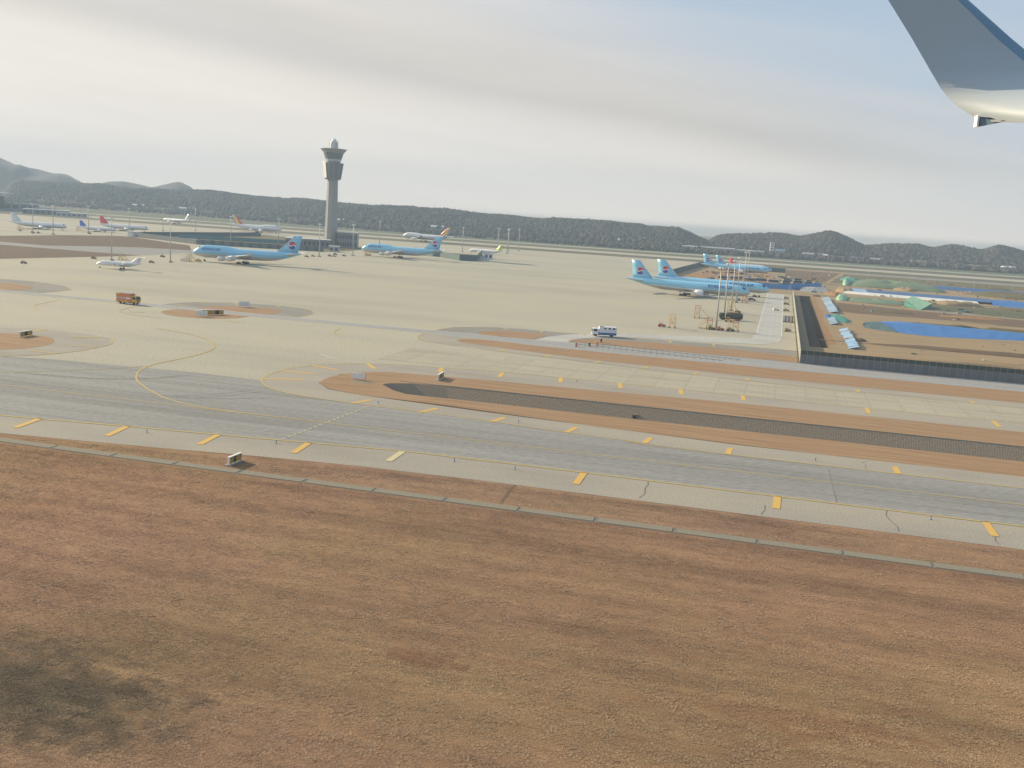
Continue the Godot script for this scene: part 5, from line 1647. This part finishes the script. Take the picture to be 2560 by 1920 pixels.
func build_hills() -> void:
	var tone := func(p: Vector3) -> Color:
		var n := wide.get_noise_2d(p.x * 3.0, p.z * 3.0)
		return Color(1, 1, 1).lerp(Color(0.6, 0.75, 0.6), clampf(0.5 + n, 0, 1))
	var brown := func(p: Vector3) -> Color:
		var n := wide.get_noise_2d(p.x * 3.0, p.z * 3.0)
		return Color(1.35, 1.15, 1.0).lerp(Color(0.75, 0.8, 0.7), clampf(0.5 + n, 0, 1))
	hill("hill", "long dark wooded hill behind the control tower", RIDGE_LEFT, 0.855, 1.25, 240, 22, M["hill ground"], tone)
	hill("hill", "row of wooded hills at the right behind the site", RIDGE_RIGHT, 0.93, 1.25, 180, 22, M["hill ground"], brown)
	hill("mountain", "far hazy mountain ridge at the left", RIDGE_FAR, 0.9, 1.25, 160, 14, M["mountain"], tone)
	forest("forest", "dense dark trees covering the long hill", RIDGE_LEFT, 0.855, 1.25, 60000, 3.4, 0.12)
	forest("forest", "mixed brown and green trees covering the right-hand hills", RIDGE_RIGHT, 0.93, 1.25, 30000, 3.2, 0.34)
	# a belt of scrub at the foot of the hills
	var belt := [Vector3(-2300, 3, -1960), Vector3(-1600, 3, -1900), Vector3(-1085, 3, -1830), Vector3(-775, 3, -1690), Vector3(-400, 3, -1610), Vector3(-140, 2, -1560)]
	forest("scrub", "green scrub along the foot of the long hill", belt, 0.97, 1.05, 3000, 3.0, 0.1)
	var belt2 := [Vector3(-140, 2, -1590), Vector3(60, 2, -1640), Vector3(300, 2, -1660), Vector3(760, 2, -1650)]
	forest("scrub", "brown and green scrub among the buildings below the right-hand hills", belt2, 0.97, 1.08, 3200, 3.2, 0.5)


func build_towers_and_buildings() -> void:
	control_tower(Vector3(-417, 0, -902))
	block("tower_annex", "dark glazed annex at the right foot of the control tower", Vector3(-401, 0, -905), 0.35, Vector3(19, 14, 22), "tower cladding", "equipment grey", 8, 2)
	block("tower_annex", "low dark building at the left foot of the control tower", Vector3(-424, 0, -868), 0.35, Vector3(40, 7, 14), "tower cladding", "roof pale", 10, 1)
	block("gatehouse", "small pale gatehouse beside the apron below the tower", Vector3(-372, 0, -812), 0.3, Vector3(8, 4.5, 6), "wall pale", "roof pale", 2, 1)
	block("white_shed", "white box shed at the end of the green hoarding", Vector3(-578.5, 0, -827), PI / 2 + 0.1, Vector3(15, 3.7, 5), "sign white", "roof pale")
	fence("hoarding", "dark hoarding along the far side of the tower plot", Vector2(-580, -838), Vector2(-566, -1040), 4.0, 6.0, ["hoarding green"])
	fence("hoarding", "blue-grey hoarding along the near side of the tower plot", Vector2(-573, -820), Vector2(-478, -768), 4.0, 4.0, ["fence slate pale"])
	fence("hoarding", "blue-grey hoarding behind the first jumbo jet", Vector2(-478, -768), Vector2(-376, -799), 4.0, 4.0, ["fence slate pale", "hoarding green"])
	fence("hoarding", "teal hoarding inside the tower plot", Vector2(-556, -862), Vector2(-452, -893), 3.6, 5.0, ["hoarding teal"])
	fence("hoarding", "dark teal hoarding left of the second jumbo jet's tail", Vector2(-335, -908), Vector2(-262, -820), 5.0, 5.0, ["hoarding green"])
	fence("hoarding", "dark teal hoarding right of the second jumbo jet's tail", Vector2(-262, -820), Vector2(-250, -832), 5.0, 4.0, ["hoarding green"])
	fence("hoarding", "dark hoarding running away behind the second jumbo jet", Vector2(-250, -832), Vector2(-282, -955), 5.0, 6.0, ["hoarding green"])
	block("white_hut", "small white hut beside the dark hoarding corner", Vector3(-255, 0, -884), 0.2, Vector3(7.5, 5, 5), "sign white", "roof pale", 2, 1)
	# the terminal at the left edge
	var t := thing("terminal", "grey terminal building with a white curved roof at the left edge", "building", Vector3(-1176, 0, -1326), 0.75)
	piece(t, "hall", Vector3(-30, 11, 0), Vector3(90, 22, 60), "tower cladding")
	var roof := begin(true)
	var rr := []
	for k in 9:
		var x := lerpf(-90, 30, k / 8.0)
		var y := 23.5 + 4.0 * sin(PI * (0.15 + 0.75 * k / 8.0))
		rr.append(PackedVector3Array([Vector3(x, y, 42), Vector3(x, y + 1.4, 42), Vector3(x, y + 1.4, -42), Vector3(x, y, -42)]))
	loft(roof, rr)
	mesh_node("roof", done(roof), M["roof pale"], t)
	for k in 10:
		piece(t, "glass_wall", Vector3(-70 + k * 9, 12, 30.2), Vector3(7.6, 17, 0.4), "glass dark")
	piece(t, "pier", Vector3(32, 6, 12), Vector3(60, 12, 26), "tower cladding")
	for k in 5:
		piece(t, "pier_window", Vector3(8 + k * 11, 7, 25.2), Vector3(8, 5, 0.4), "glass dark")
	piece(t, "boarding_bridge", Vector3(70, 6, 22), Vector3(36, 4, 5), "wing grey")
	piece(t, "bridge_leg", Vector3(84, 2.5, 22), Vector3(2, 5, 3), "equipment grey")
	block("cargo_shed", "low grey service building beside the terminal", Vector3(-1040, 0, -1278), 0.6, Vector3(62, 6.5, 26), "tower cladding", "wing grey", 8, 1)
	block("cargo_shed", "low pale sheds behind the two left jets", Vector3(-985, 0, -1262), 0.6, Vector3(40, 4.5, 18), "wing grey", "equipment grey", 6, 1)
	# buildings along the foot of the right-hand hills
	block("hangar", "long pale hangar at the gap between the hills", Vector3(-112, 0, -1600), 0.0, Vector3(78, 9, 30), "roof dull", "roof dull", 12, 1, 1.5)
	block("hangar", "pale blue-grey hangar right of the long one", Vector3(-52, 0, -1605), 0.0, Vector3(46, 8, 26), "roof dull", "roof dull", 7, 1, 1.2)
	block("office_tower", "white narrow block with dark window bands below the hill", Vector3(-18.4, 0, -1640), 0.1, Vector3(6, 22, 6), "sign white", "roof pale", 1, 6)
	var spots := [[-6, -1702, 22, 10], [38, -1712, 26, 8], [62, -1722, 20, 7], [84, -1710, 30, 6], [112, -1716, 34, 6], [140, -1700, 22, 7], [168, -1706, 26, 5], [206, -1722, 40, 7], [232, -1712, 18, 6], [286, -1716, 22, 6], [336, -1724, 28, 7]]
	var hues := ["white", "pale grey", "blue-roofed", "long white", "white gabled", "small grey", "flat-roofed", "long blue-roofed", "square", "grey gabled", "wide pale"]
	for k in spots.size():
		var s: Array = spots[k]
		var near := 0.962 if k % 2 else 0.975
		block("house", "%s building at the foot of the right-hand hills" % hues[k], Vector3(s[0] * near, 0, s[1] * near), rng.randf_range(-0.2, 0.2), Vector3(s[2] * 0.62, s[3], 12), ["wall pale", "equipment grey", "wall pale", "sign white"][k % 4], ["roof blue", "equipment grey", "roof pale", "equipment brown"][k % 4], 4, 1 + int(s[3] > 8), 2.2, "buildings below the hills")
	for s in [[-1400, -2020, 30, "leftmost pale house low on the long hill"], [-1260, -1990, 34, "long pale house on the long hill left of the striped tail"], [-820, -1800, 26, "pale house on the long hill just left of the tower"], [-600, -1740, 22, "pale house at the hill foot right of the tower"], [-250, -1650, 20, "rightmost pale house at the foot of the long hill"]]:
		block("farm_house", s[3], Vector3(s[0], 4, s[1]), 0.3, Vector3(s[2], 7, 12), "wall pale", "roof pale", 5, 1, 2.5, "houses on the long hill")


func build_aircraft() -> void:
	var blue := {"edge": true, "emblem": [63.2, 13.2, 2.55, 0.62], "words": {"x": 12.5, "y": 7.9, "cap": 1.4}}
	airliner("jumbo_jet", "sky blue four-engined jumbo jet left of the control tower", jumbo(blue), Vector2(-359.3, -573.5), 347.0, "jumbo jets with round tail emblems")
	airliner("jumbo_jet", "sky blue four-engined jumbo jet right of the control tower", jumbo(blue.duplicate(true)), Vector2(-338.1, -791.2), 357.0, "jumbo jets with round tail emblems")
	var twin_blue := {"edge": true, "emblem": [65.2, 12.3, 2.3, 0.6], "words": {"x": 16.7, "y": 6.9, "cap": 1.75}, "engine_paint": "aircraft white"}
	airliner("twin_jet", "front sky blue twin-engined jet behind the row of floodlight poles", twin(1.0, twin_blue.duplicate(true)), Vector2(-16.3, -599.7), 187.1, "twin jets with round tail emblems")
	airliner("twin_jet", "second sky blue twin-engined jet half hidden behind the front one", twin(1.0, twin_blue.duplicate(true)), Vector2(-6.0, -641.0), 187.1, "twin jets with round tail emblems")
	airliner("twin_jet", "far sky blue jet, left tail of the pair beyond the fenced pen", twin(0.85, twin_blue.duplicate(true)), Vector2(-11.5, -955.0), 186.0, "twin jets with round tail emblems")
	airliner("twin_jet", "far sky blue jet, right tail of the pair beyond the fenced pen", twin(0.76, twin_blue.duplicate(true)), Vector2(-9.0, -1000.0), 186.0, "twin jets with round tail emblems")
	var white := {"top": "aircraft white", "low": "aircraft silver", "stab_paint": "aircraft white", "engine_paint": "aircraft white"}
	var w1 := white.duplicate()
	w1["fin_paint"] = ["fin pale"]
	airliner("parked_jet", "white jet with pale grey tail nearest the left edge", twin(0.76, w1), Vector2(-660.6, -839.1), 166.3, "white jets on the left apron")
	var w2 := white.duplicate()
	w2["fin_paint"] = ["fin blue"]
	airliner("parked_jet", "small white jet with blue tail on the left apron", twin(0.54, w2), Vector2(-627.6, -868.9), 171.5, "white jets on the left apron")
	var w3 := white.duplicate()
	w3["fin_paint"] = ["fin red"]
	airliner("parked_jet", "white jet with red tail on the left apron", twin(0.74, w3), Vector2(-635.1, -931.7), 169.2, "white jets on the left apron")
	var w4 := white.duplicate()
	w4["fin_paint"] = ["fin pale"]
	airliner("parked_jet", "very distant white jet beside the far runway at left", twin(0.76, w4), Vector2(-852.7, -1285.1), 16.1, "white jets on the left apron")
	var w5 := white.duplicate()
	w5["fin_paint"] = ["fin red", "fin yellow", "fin grey"]
	w5["top"] = "fin pale"
	airliner("striped_tail_jet", "pale jet with yellow and red striped tail left of the tower", jumbo(w5), Vector2(-597.5, -1149.6), 182.4, "pale jets with striped tails")
	airliner("striped_tail_jet", "pale jumbo jet with striped tail beyond the second sky blue jumbo", jumbo(w5.duplicate(true)), Vector2(-477.2, -1249.9), 10.4, "pale jets with striped tails")
	var w6 := white.duplicate()
	w6["fin_paint"] = ["fin lime"]
	airliner("parked_jet", "small white jet with lime green tail right of the second jumbo", twin(0.54, w6), Vector2(-307.4, -994.1), 14.8)
	var w7 := white.duplicate()
	w7["fin_paint"] = ["fin red"]
	airliner("parked_jet", "distant jet with dark red tail beyond the far blue pair", twin(0.54, w7), Vector2(-15.7, -1085.0), 186.0)
	airliner("business_jet", "small white business jet with a high tail on the left apron", {
		"body": [[0.0, 2.0, 0.04, 0.04], [0.6, 2.05, 0.38, 0.38], [1.6, 2.3, 0.72, 0.72], [2.8, 2.6, 1.1, 1.08], [4.0, 2.72, 1.32, 1.3], [17.0, 2.72, 1.35, 1.35], [20.0, 2.95, 1.1, 1.1], [23.0, 3.3, 0.6, 0.6], [25.2, 3.55, 0.12, 0.12]],
		"screen": [2.1, 3.0, 0.75], "split": 1.7, "top": "aircraft white", "low": "aircraft white", "stab_paint": "aircraft white", "engine_paint": "aircraft white",
		"wing": [[9.5, 1.75, 0.8, 5.8], [14.5, 2.4, 10.0, 1.7], [15.5, 3.5, 10.7, 0.8]], "stab": [[22.6, 6.4, 0.1, 2.7], [24.2, 6.6, 4.3, 1.2]],
		"engines": [[16.3, 3.3, 2.15, 0.78, 3.8, 0.0]], "fin": [18.6, 3.7, 5.4, 22.4, 6.5, 2.9], "fin_paint": ["aircraft white"],
		"gear": [[2.1, 0.0, 1.4, 0.25, 1], [14.4, 1.6, 1.7, 0.42, 1], [14.4, -1.6, 1.7, 0.42, 1]], "rows": [[6.0, 15.0, 3.0]]}, Vector2(-349.1, -465.7), 351.0)


func build_equipment() -> void:
	orange_truck(Vector3(-229.5, 0.04, -324.6), -0.06)
	white_truck(Vector3(-59.0, 0.04, -357.0), PI + 0.32)
	tanker(Vector3(-20.3, 0, -465.0), PI + 0.25)
	# floodlight poles
	var pole := light_pole(25.0)
	var poles := [[-23.2, -415, "nearest floodlight pole of the right-hand row"], [-23.0, -465.5, "second floodlight pole of the right-hand row"], [-22.4, -516.5, "third floodlight pole of the right-hand row"], [-22.6, -578.2, "fourth floodlight pole of the right-hand row, before the blue jet's nose"], [-24.5, -725, "fifth floodlight pole of the right-hand row, beyond the jets"], [-24.4, -786, "farthest floodlight pole of the right-hand row"],
		[-379.3, -520.2, "floodlight pole behind the white business jet"], [-355.3, -543.1, "floodlight pole in front of the first jumbo's nose"], [-341.8, -719.0, "floodlight pole below the control tower"], [-336.4, -770.0, "floodlight pole right of the control tower foot"], [-426.2, -814.8, "floodlight pole behind the first jumbo's tail"], [-455.3, -784.8, "floodlight pole behind the first jumbo's fuselage"], [-432.5, -1061.6, "floodlight pole beyond the second jumbo's nose"],
		[-623.2, -748.2, "floodlight pole before the white jet at the left edge"], [-607.3, -753.7, "floodlight pole at the nose of the left-edge white jet"], [-629.1, -828.8, "floodlight pole beside the blue-tailed jet"], [-655, -987, "distant floodlight pole right of the red-tailed jet"], [-587, -831, "floodlight pole at the white shed"], [-655, -1051, "distant floodlight pole before the far runway at left"], [-298.5, -1111.8, "distant floodlight pole right of the lime-tailed jet"], [-292.2, -1134.5, "most distant floodlight pole right of the lime-tailed jet"], [-315, -995, "floodlight pole at the nose of the lime-tailed jet"], [-280, -1040, "floodlight pole just beyond the lime-tailed jet"], [-300, -1075, "distant floodlight pole left of the lime tail's tip"]]
	for k in poles.size():
		var q: Array = poles[k]
		if k == 0:
			pole.position = Vector3(q[0], 0, q[1])
			pole.set_meta("label", q[2])
		else:
			dup(pole, q[2], Vector3(q[0], 0, q[1]), rng.randf() * TAU)
	# thin lamp posts along the apron fence and in the site
	var post := thing("lamp_post", "thin lamp post nearest the corner of the apron fence", "lamp post", Vector3(5.6, 0, -432), 0, "thin lamp posts")
	var ps := begin()
	tube(ps, Vector3(0, 0, 0), Vector3(0, 9.5, 0), 0.14, 0.09, 8)
	mesh_node("post", done(ps), M["galvanised"], post)
	piece(post, "lamp", Vector3(0.5, 9.5, 0), Vector3(1.2, 0.2, 0.35), "galvanised")
	piece(post, "footing", Vector3(0, 0.3, 0), Vector3(0.8, 0.6, 0.8), "concrete block")
	for q in [[5.4, -543, "second thin lamp post along the apron fence"], [5.3, -594, "third thin lamp post along the apron fence"], [5.4, -645, "fourth thin lamp post along the apron fence"], [44.5, -1001, "thin post left of the far olive bank"], [81.6, -1050, "thin post behind the far olive bank"], [135, -994, "thin post beside the far blue tarpaulin strip"], [161, -952, "thin post in the far right of the site"], [193, -960, "thin post nearest the right edge of the site"]]:
		dup(post, q[2], Vector3(q[0], 0, q[1]), 0.0)
	# maintenance stands
	stand("scaffold_tower", "yellow scaffold tower standing alone left of the poles", Vector3(-39.9, 0, -407), 0.3, 4.2, 0.0, "stand yellow", "stand yellow", false)
	stand("maintenance_stand", "tall yellow stair stand with red top facing right", Vector3(-34.6, 0, -461), 0.15, 4.6, 4.6, "stand yellow", "stand red")
	stand("maintenance_stand", "yellow stair stand with red top left of the nearest pole", Vector3(-25.9, 0, -415), PI, 3.6, 3.2, "stand yellow", "stand red")
	stand("maintenance_stand", "yellow stair stand with red top right of the nearest pole", Vector3(-15.6, 0, -416), PI, 3.6, 2.8, "stand yellow", "stand red")
	stand("maintenance_stand", "high yellow stand between the third and fourth poles", Vector3(-22.6, 0, -506), 0.1, 6.0, 2.4, "stand yellow", "stand yellow")
	stand("maintenance_stand", "orange-brown stand below the blue jet's nose", Vector3(-18.6, 0, -580), 0.1, 3.6, 1.5, "truck orange", "truck orange")
	stand("passenger_stair", "yellow stair at the first jumbo's forward door", Vector3(-354.5, 0, -562), -0.2, 4.6, 4.0, "stand yellow", "equipment grey")
	stand("passenger_stair", "stair at the second jumbo's forward door", Vector3(-330.5, 0, -783), -0.2, 4.6, 4.0, "stand yellow", "equipment grey")
	stand("maintenance_stand", "pale stand behind the white business jet", Vector3(-381, 0, -531), 0.4, 3.0, 3.0, "stand yellow", "equipment grey")
	stand("maintenance_stand", "low grey stair unit left of the first jumbo's nose", Vector3(-358, 0, -561), 0.1, 2.2, 4.0, "equipment grey", "sign white")
	stand("maintenance_stand", "stand at the tail of the left-edge white jet", Vector3(-673, 0, -790), 0.4, 4.0, 3.0, "stand yellow", "equipment grey")
	stand("maintenance_stand", "stand between the left-edge jet and the blue-tailed jet", Vector3(-655, 0, -847), 0.2, 4.0, 3.4, "stand yellow", "equipment grey")
	# tugs, carts and cars
	var gear := [["equipment brown", -383.9, -453.6, "brown tug alone at the left of the apron"], ["equipment brown", -393.1, -522.4, "brown cart left of the business jet's pole"], ["equipment brown", -386.8, -582.5, "brown cart by the apron edge before the first jumbo"], ["equipment brown", -357.6, -527.5, "small tug behind the business jet's tail"], ["stand yellow", -351.8, -568, "yellow tug under the first jumbo's nose"], ["equipment brown", -344.6, -703.6, "small brown cart behind the first jumbo's tail"], ["equipment brown", -345.2, -715.7, "second brown cart behind the first jumbo's tail"], ["chassis", -341, -736, "dark tug right of the pole below the tower"], ["equipment grey", -336.5, -735, "grey cart trailing the dark tug"], ["chassis", -348.9, -763.6, "dark tug left of the second jumbo's nose"], ["equipment brown", -336.9, -754, "brown cart in front of the second jumbo's nose"],
		["equipment brown", -333.5, -793, "brown tug under the second jumbo's nose"], ["equipment brown", -654.8, -770.2, "brown tug beside the left-edge jet's tail"], ["chassis", -630.8, -757, "dark cart before the left-edge jet"], ["car grey", -625.5, -757.6, "grey van-like tug before the left-edge jet"], ["equipment brown", -612.8, -809, "brown cart beside the blue-tailed jet"], ["stand yellow", -20.2, -466.0 + 11, "low yellow tug before the tanker truck"], ["equipment brown", -19.0, -509, "brown tug at the foot of the high yellow stand"], ["equipment brown", -17.6, -414.5, "brown tug under the right-hand stair stand"], ["sign white", -1.0, -543.7, "small white tug on the perimeter road"], ["chassis", -14.4, -640, "dark tug at the front blue jet's nose"], ["equipment brown", 4.6, -433, "brown cart at the lamp post by the fence corner"], ["equipment brown", 4.2, -544, "brown cart at the second fence lamp post"], ["equipment brown", 4.2, -594, "brown cart at the third fence lamp post"], ["equipment brown", 4.2, -645, "brown cart at the fourth fence lamp post"],
		["stand red", -44.2, -408.7, "small red-topped cart left of the scaffold tower"], ["equipment brown", -25.2, -414, "brown cart at the foot of the nearest pole"], ["truck orange", -21.6, -414.6, "orange cart at the foot of the nearest pole"], ["chassis", -86, -795, "dark tug left of the far pen fence"], ["equipment grey", -81, -740, "grey cart under the second blue jet's tail"], ["chassis", -76, -741, "dark cart under the second blue jet's tail"]]
	for g in gear:
		tug("tug", g[3], g[0], Vector3(g[1], 0, g[2]), rng.randf_range(-0.5, 0.5), 0.85 if g[0] != "stand yellow" else 1.0)
	car("dark grey car parked in front of the blue jet's nose", "car grey", Vector3(-15.0, 0, -605.5), 0.1)
	car("silver car on the road inside the tower plot", "stripe silver", Vector3(-520, 0.03, -842), 0.4)
	car("white car on the road inside the tower plot", "sign white", Vector3(-500, 0.03, -832), 0.4)
	var rack := thing("container_rack", "brown and grey striped rack of crates beside the apron fence", "rack", Vector3(5.0, 0, -480), 0.0)
	for k in 6:
		piece(rack, "crate", Vector3(-1.9 + k * 0.75, 1.45, 0), Vector3(0.66, 2.9, 3.4), "equipment brown" if k % 2 else "stripe silver")
	piece(rack, "rack_base", Vector3(0, 0.1, 0), Vector3(4.8, 0.2, 3.8), "chassis")
	# signs
	yellow_sign("yellow sign with black panel and white top in the near verge", Vector2(-79.1, -140.3), Vector2(-79.15, -136.8), 1.15, [[0.44, 0.62]])
	yellow_sign("yellow sign with black panel on the left-hand island", Vector2(-197.3, -235.7), Vector2(-196.9, -230.7), 1.3, [[0.38, 0.62]], false)
	yellow_sign("yellow sign with pale top on the long island", Vector2(-78.1, -236.3), Vector2(-77.6, -230.8), 1.3, [[0.35, 0.6]])
	yellow_sign("long yellow sign with black panel on the middle island", Vector2(-192.1, -312.4), Vector2(-186.9, -317.9), 1.6, [[0.62, 0.8]], false)
	white_sign("white slatted board on a pad at the tip of the long island", Vector2(-95.7, -220.8), Vector2(-92.1, -220.4), 1.3, 7)
	white_sign("white board in front of the long yellow sign", Vector2(-191, -307.6), Vector2(-187.9, -309.4), 1.6, 3)
	white_sign("white board behind the road on the middle island", Vector2(-196.8, -345.8), Vector2(-193.8, -348.4), 1.8, 3)
	var pad := sheet("sign_pad", [curve([-95.5, -218.6, -93, -219.3, -89.8, -218.9, -89.6, -217.6, -92, -216.9, -95, -217.2], true, 3)], 0.06, "gutter concrete", "small concrete pad below the white board")
	# taxiway edge lights
	var lamp := thing("edge_light", "small taxiway edge light left of the near yellow sign", "light", Vector3(-102.4, 0.02, -149.8), 0, "taxiway edge lights")
	var le := begin(true)
	lathe(le, Vector3.ZERO, UP, [Vector2(0, 0.16), Vector2(0.05, 0.16), Vector2(0.08, 0.05), Vector2(0.32, 0.05), Vector2(0.36, 0.1), Vector2(0.5, 0.09), Vector2(0.54, 0.02)], 8)
	mesh_node("lamp", done(le), M["truck blue"], lamp)
	for q in [[-79.9, -153.5, "small taxiway edge light beside the dashed line"], [-49, -156.3, "small taxiway edge light right of the cream bar"], [-38.6, -156.2, "second small edge light right of the cream bar"], [-78.8, -196.1, "small edge light on the island shoulder near the dashed line"], [-47.6, -192.9, "small edge light on the island's near shoulder"], [-47.2, -250.2, "small edge light on the island's far shoulder"], [9.3, -188.8, "small edge light right of the ditch outlet"], [24.9, -156.9, "small edge light near the right of the near shoulder"]]:
		dup(lamp, q[2], Vector3(q[0], 0.03, q[1]))
	# posts at the road junction
	for q in [[-61.5, -320.5, "red barrier post at the road junction", "stand red"], [-57.9, -324.3, "dark marker post beside the road", "chassis"], [-56.1, -328.5, "rusty marker post on the grass beside the road", "truck orange"], [-56.5, -338.4, "dark marker post on the right-hand island", "chassis"]]:
		var o := thing("marker_post", q[2], "post", Vector3(q[0], 0.04, q[1]), 0.3, "marker posts at the junction")
		piece(o, "post", Vector3(0, 0.6, 0), Vector3(0.55, 1.2, 0.55), q[3])
		piece(o, "cap", Vector3(0, 1.25, 0), Vector3(0.7, 0.12, 0.7), "equipment grey")
		piece(o, "foot", Vector3(0, 0.05, 0), Vector3(0.9, 0.1, 0.9), "concrete block")
	# the low guard rails beside the road
	for g in [[Vector2(-61, -323), Vector2(-12, -315), "dark low guard rail along the near side of the road"], [Vector2(-54, -329), Vector2(-8, -321.5), "dark low guard rail along the far side of the road"]]:
		var d: Vector2 = g[1] - g[0]
		var o := thing("guard_rail", g[2], "guard rail", Vector3(g[0].x, 0.03, g[0].y), -d.angle(), "guard rails along the service road")
		var n := int(d.length() / 2.0)
		for k in n:
			piece(o, "rail_post", Vector3(k * 2.0, 0.35, 0), Vector3(0.1, 0.7, 0.1), "equipment brown")
		piece(o, "rail", Vector3(n - 1.0, 0.55, 0), Vector3(n * 2.0, 0.16, 0.06), "equipment grey")
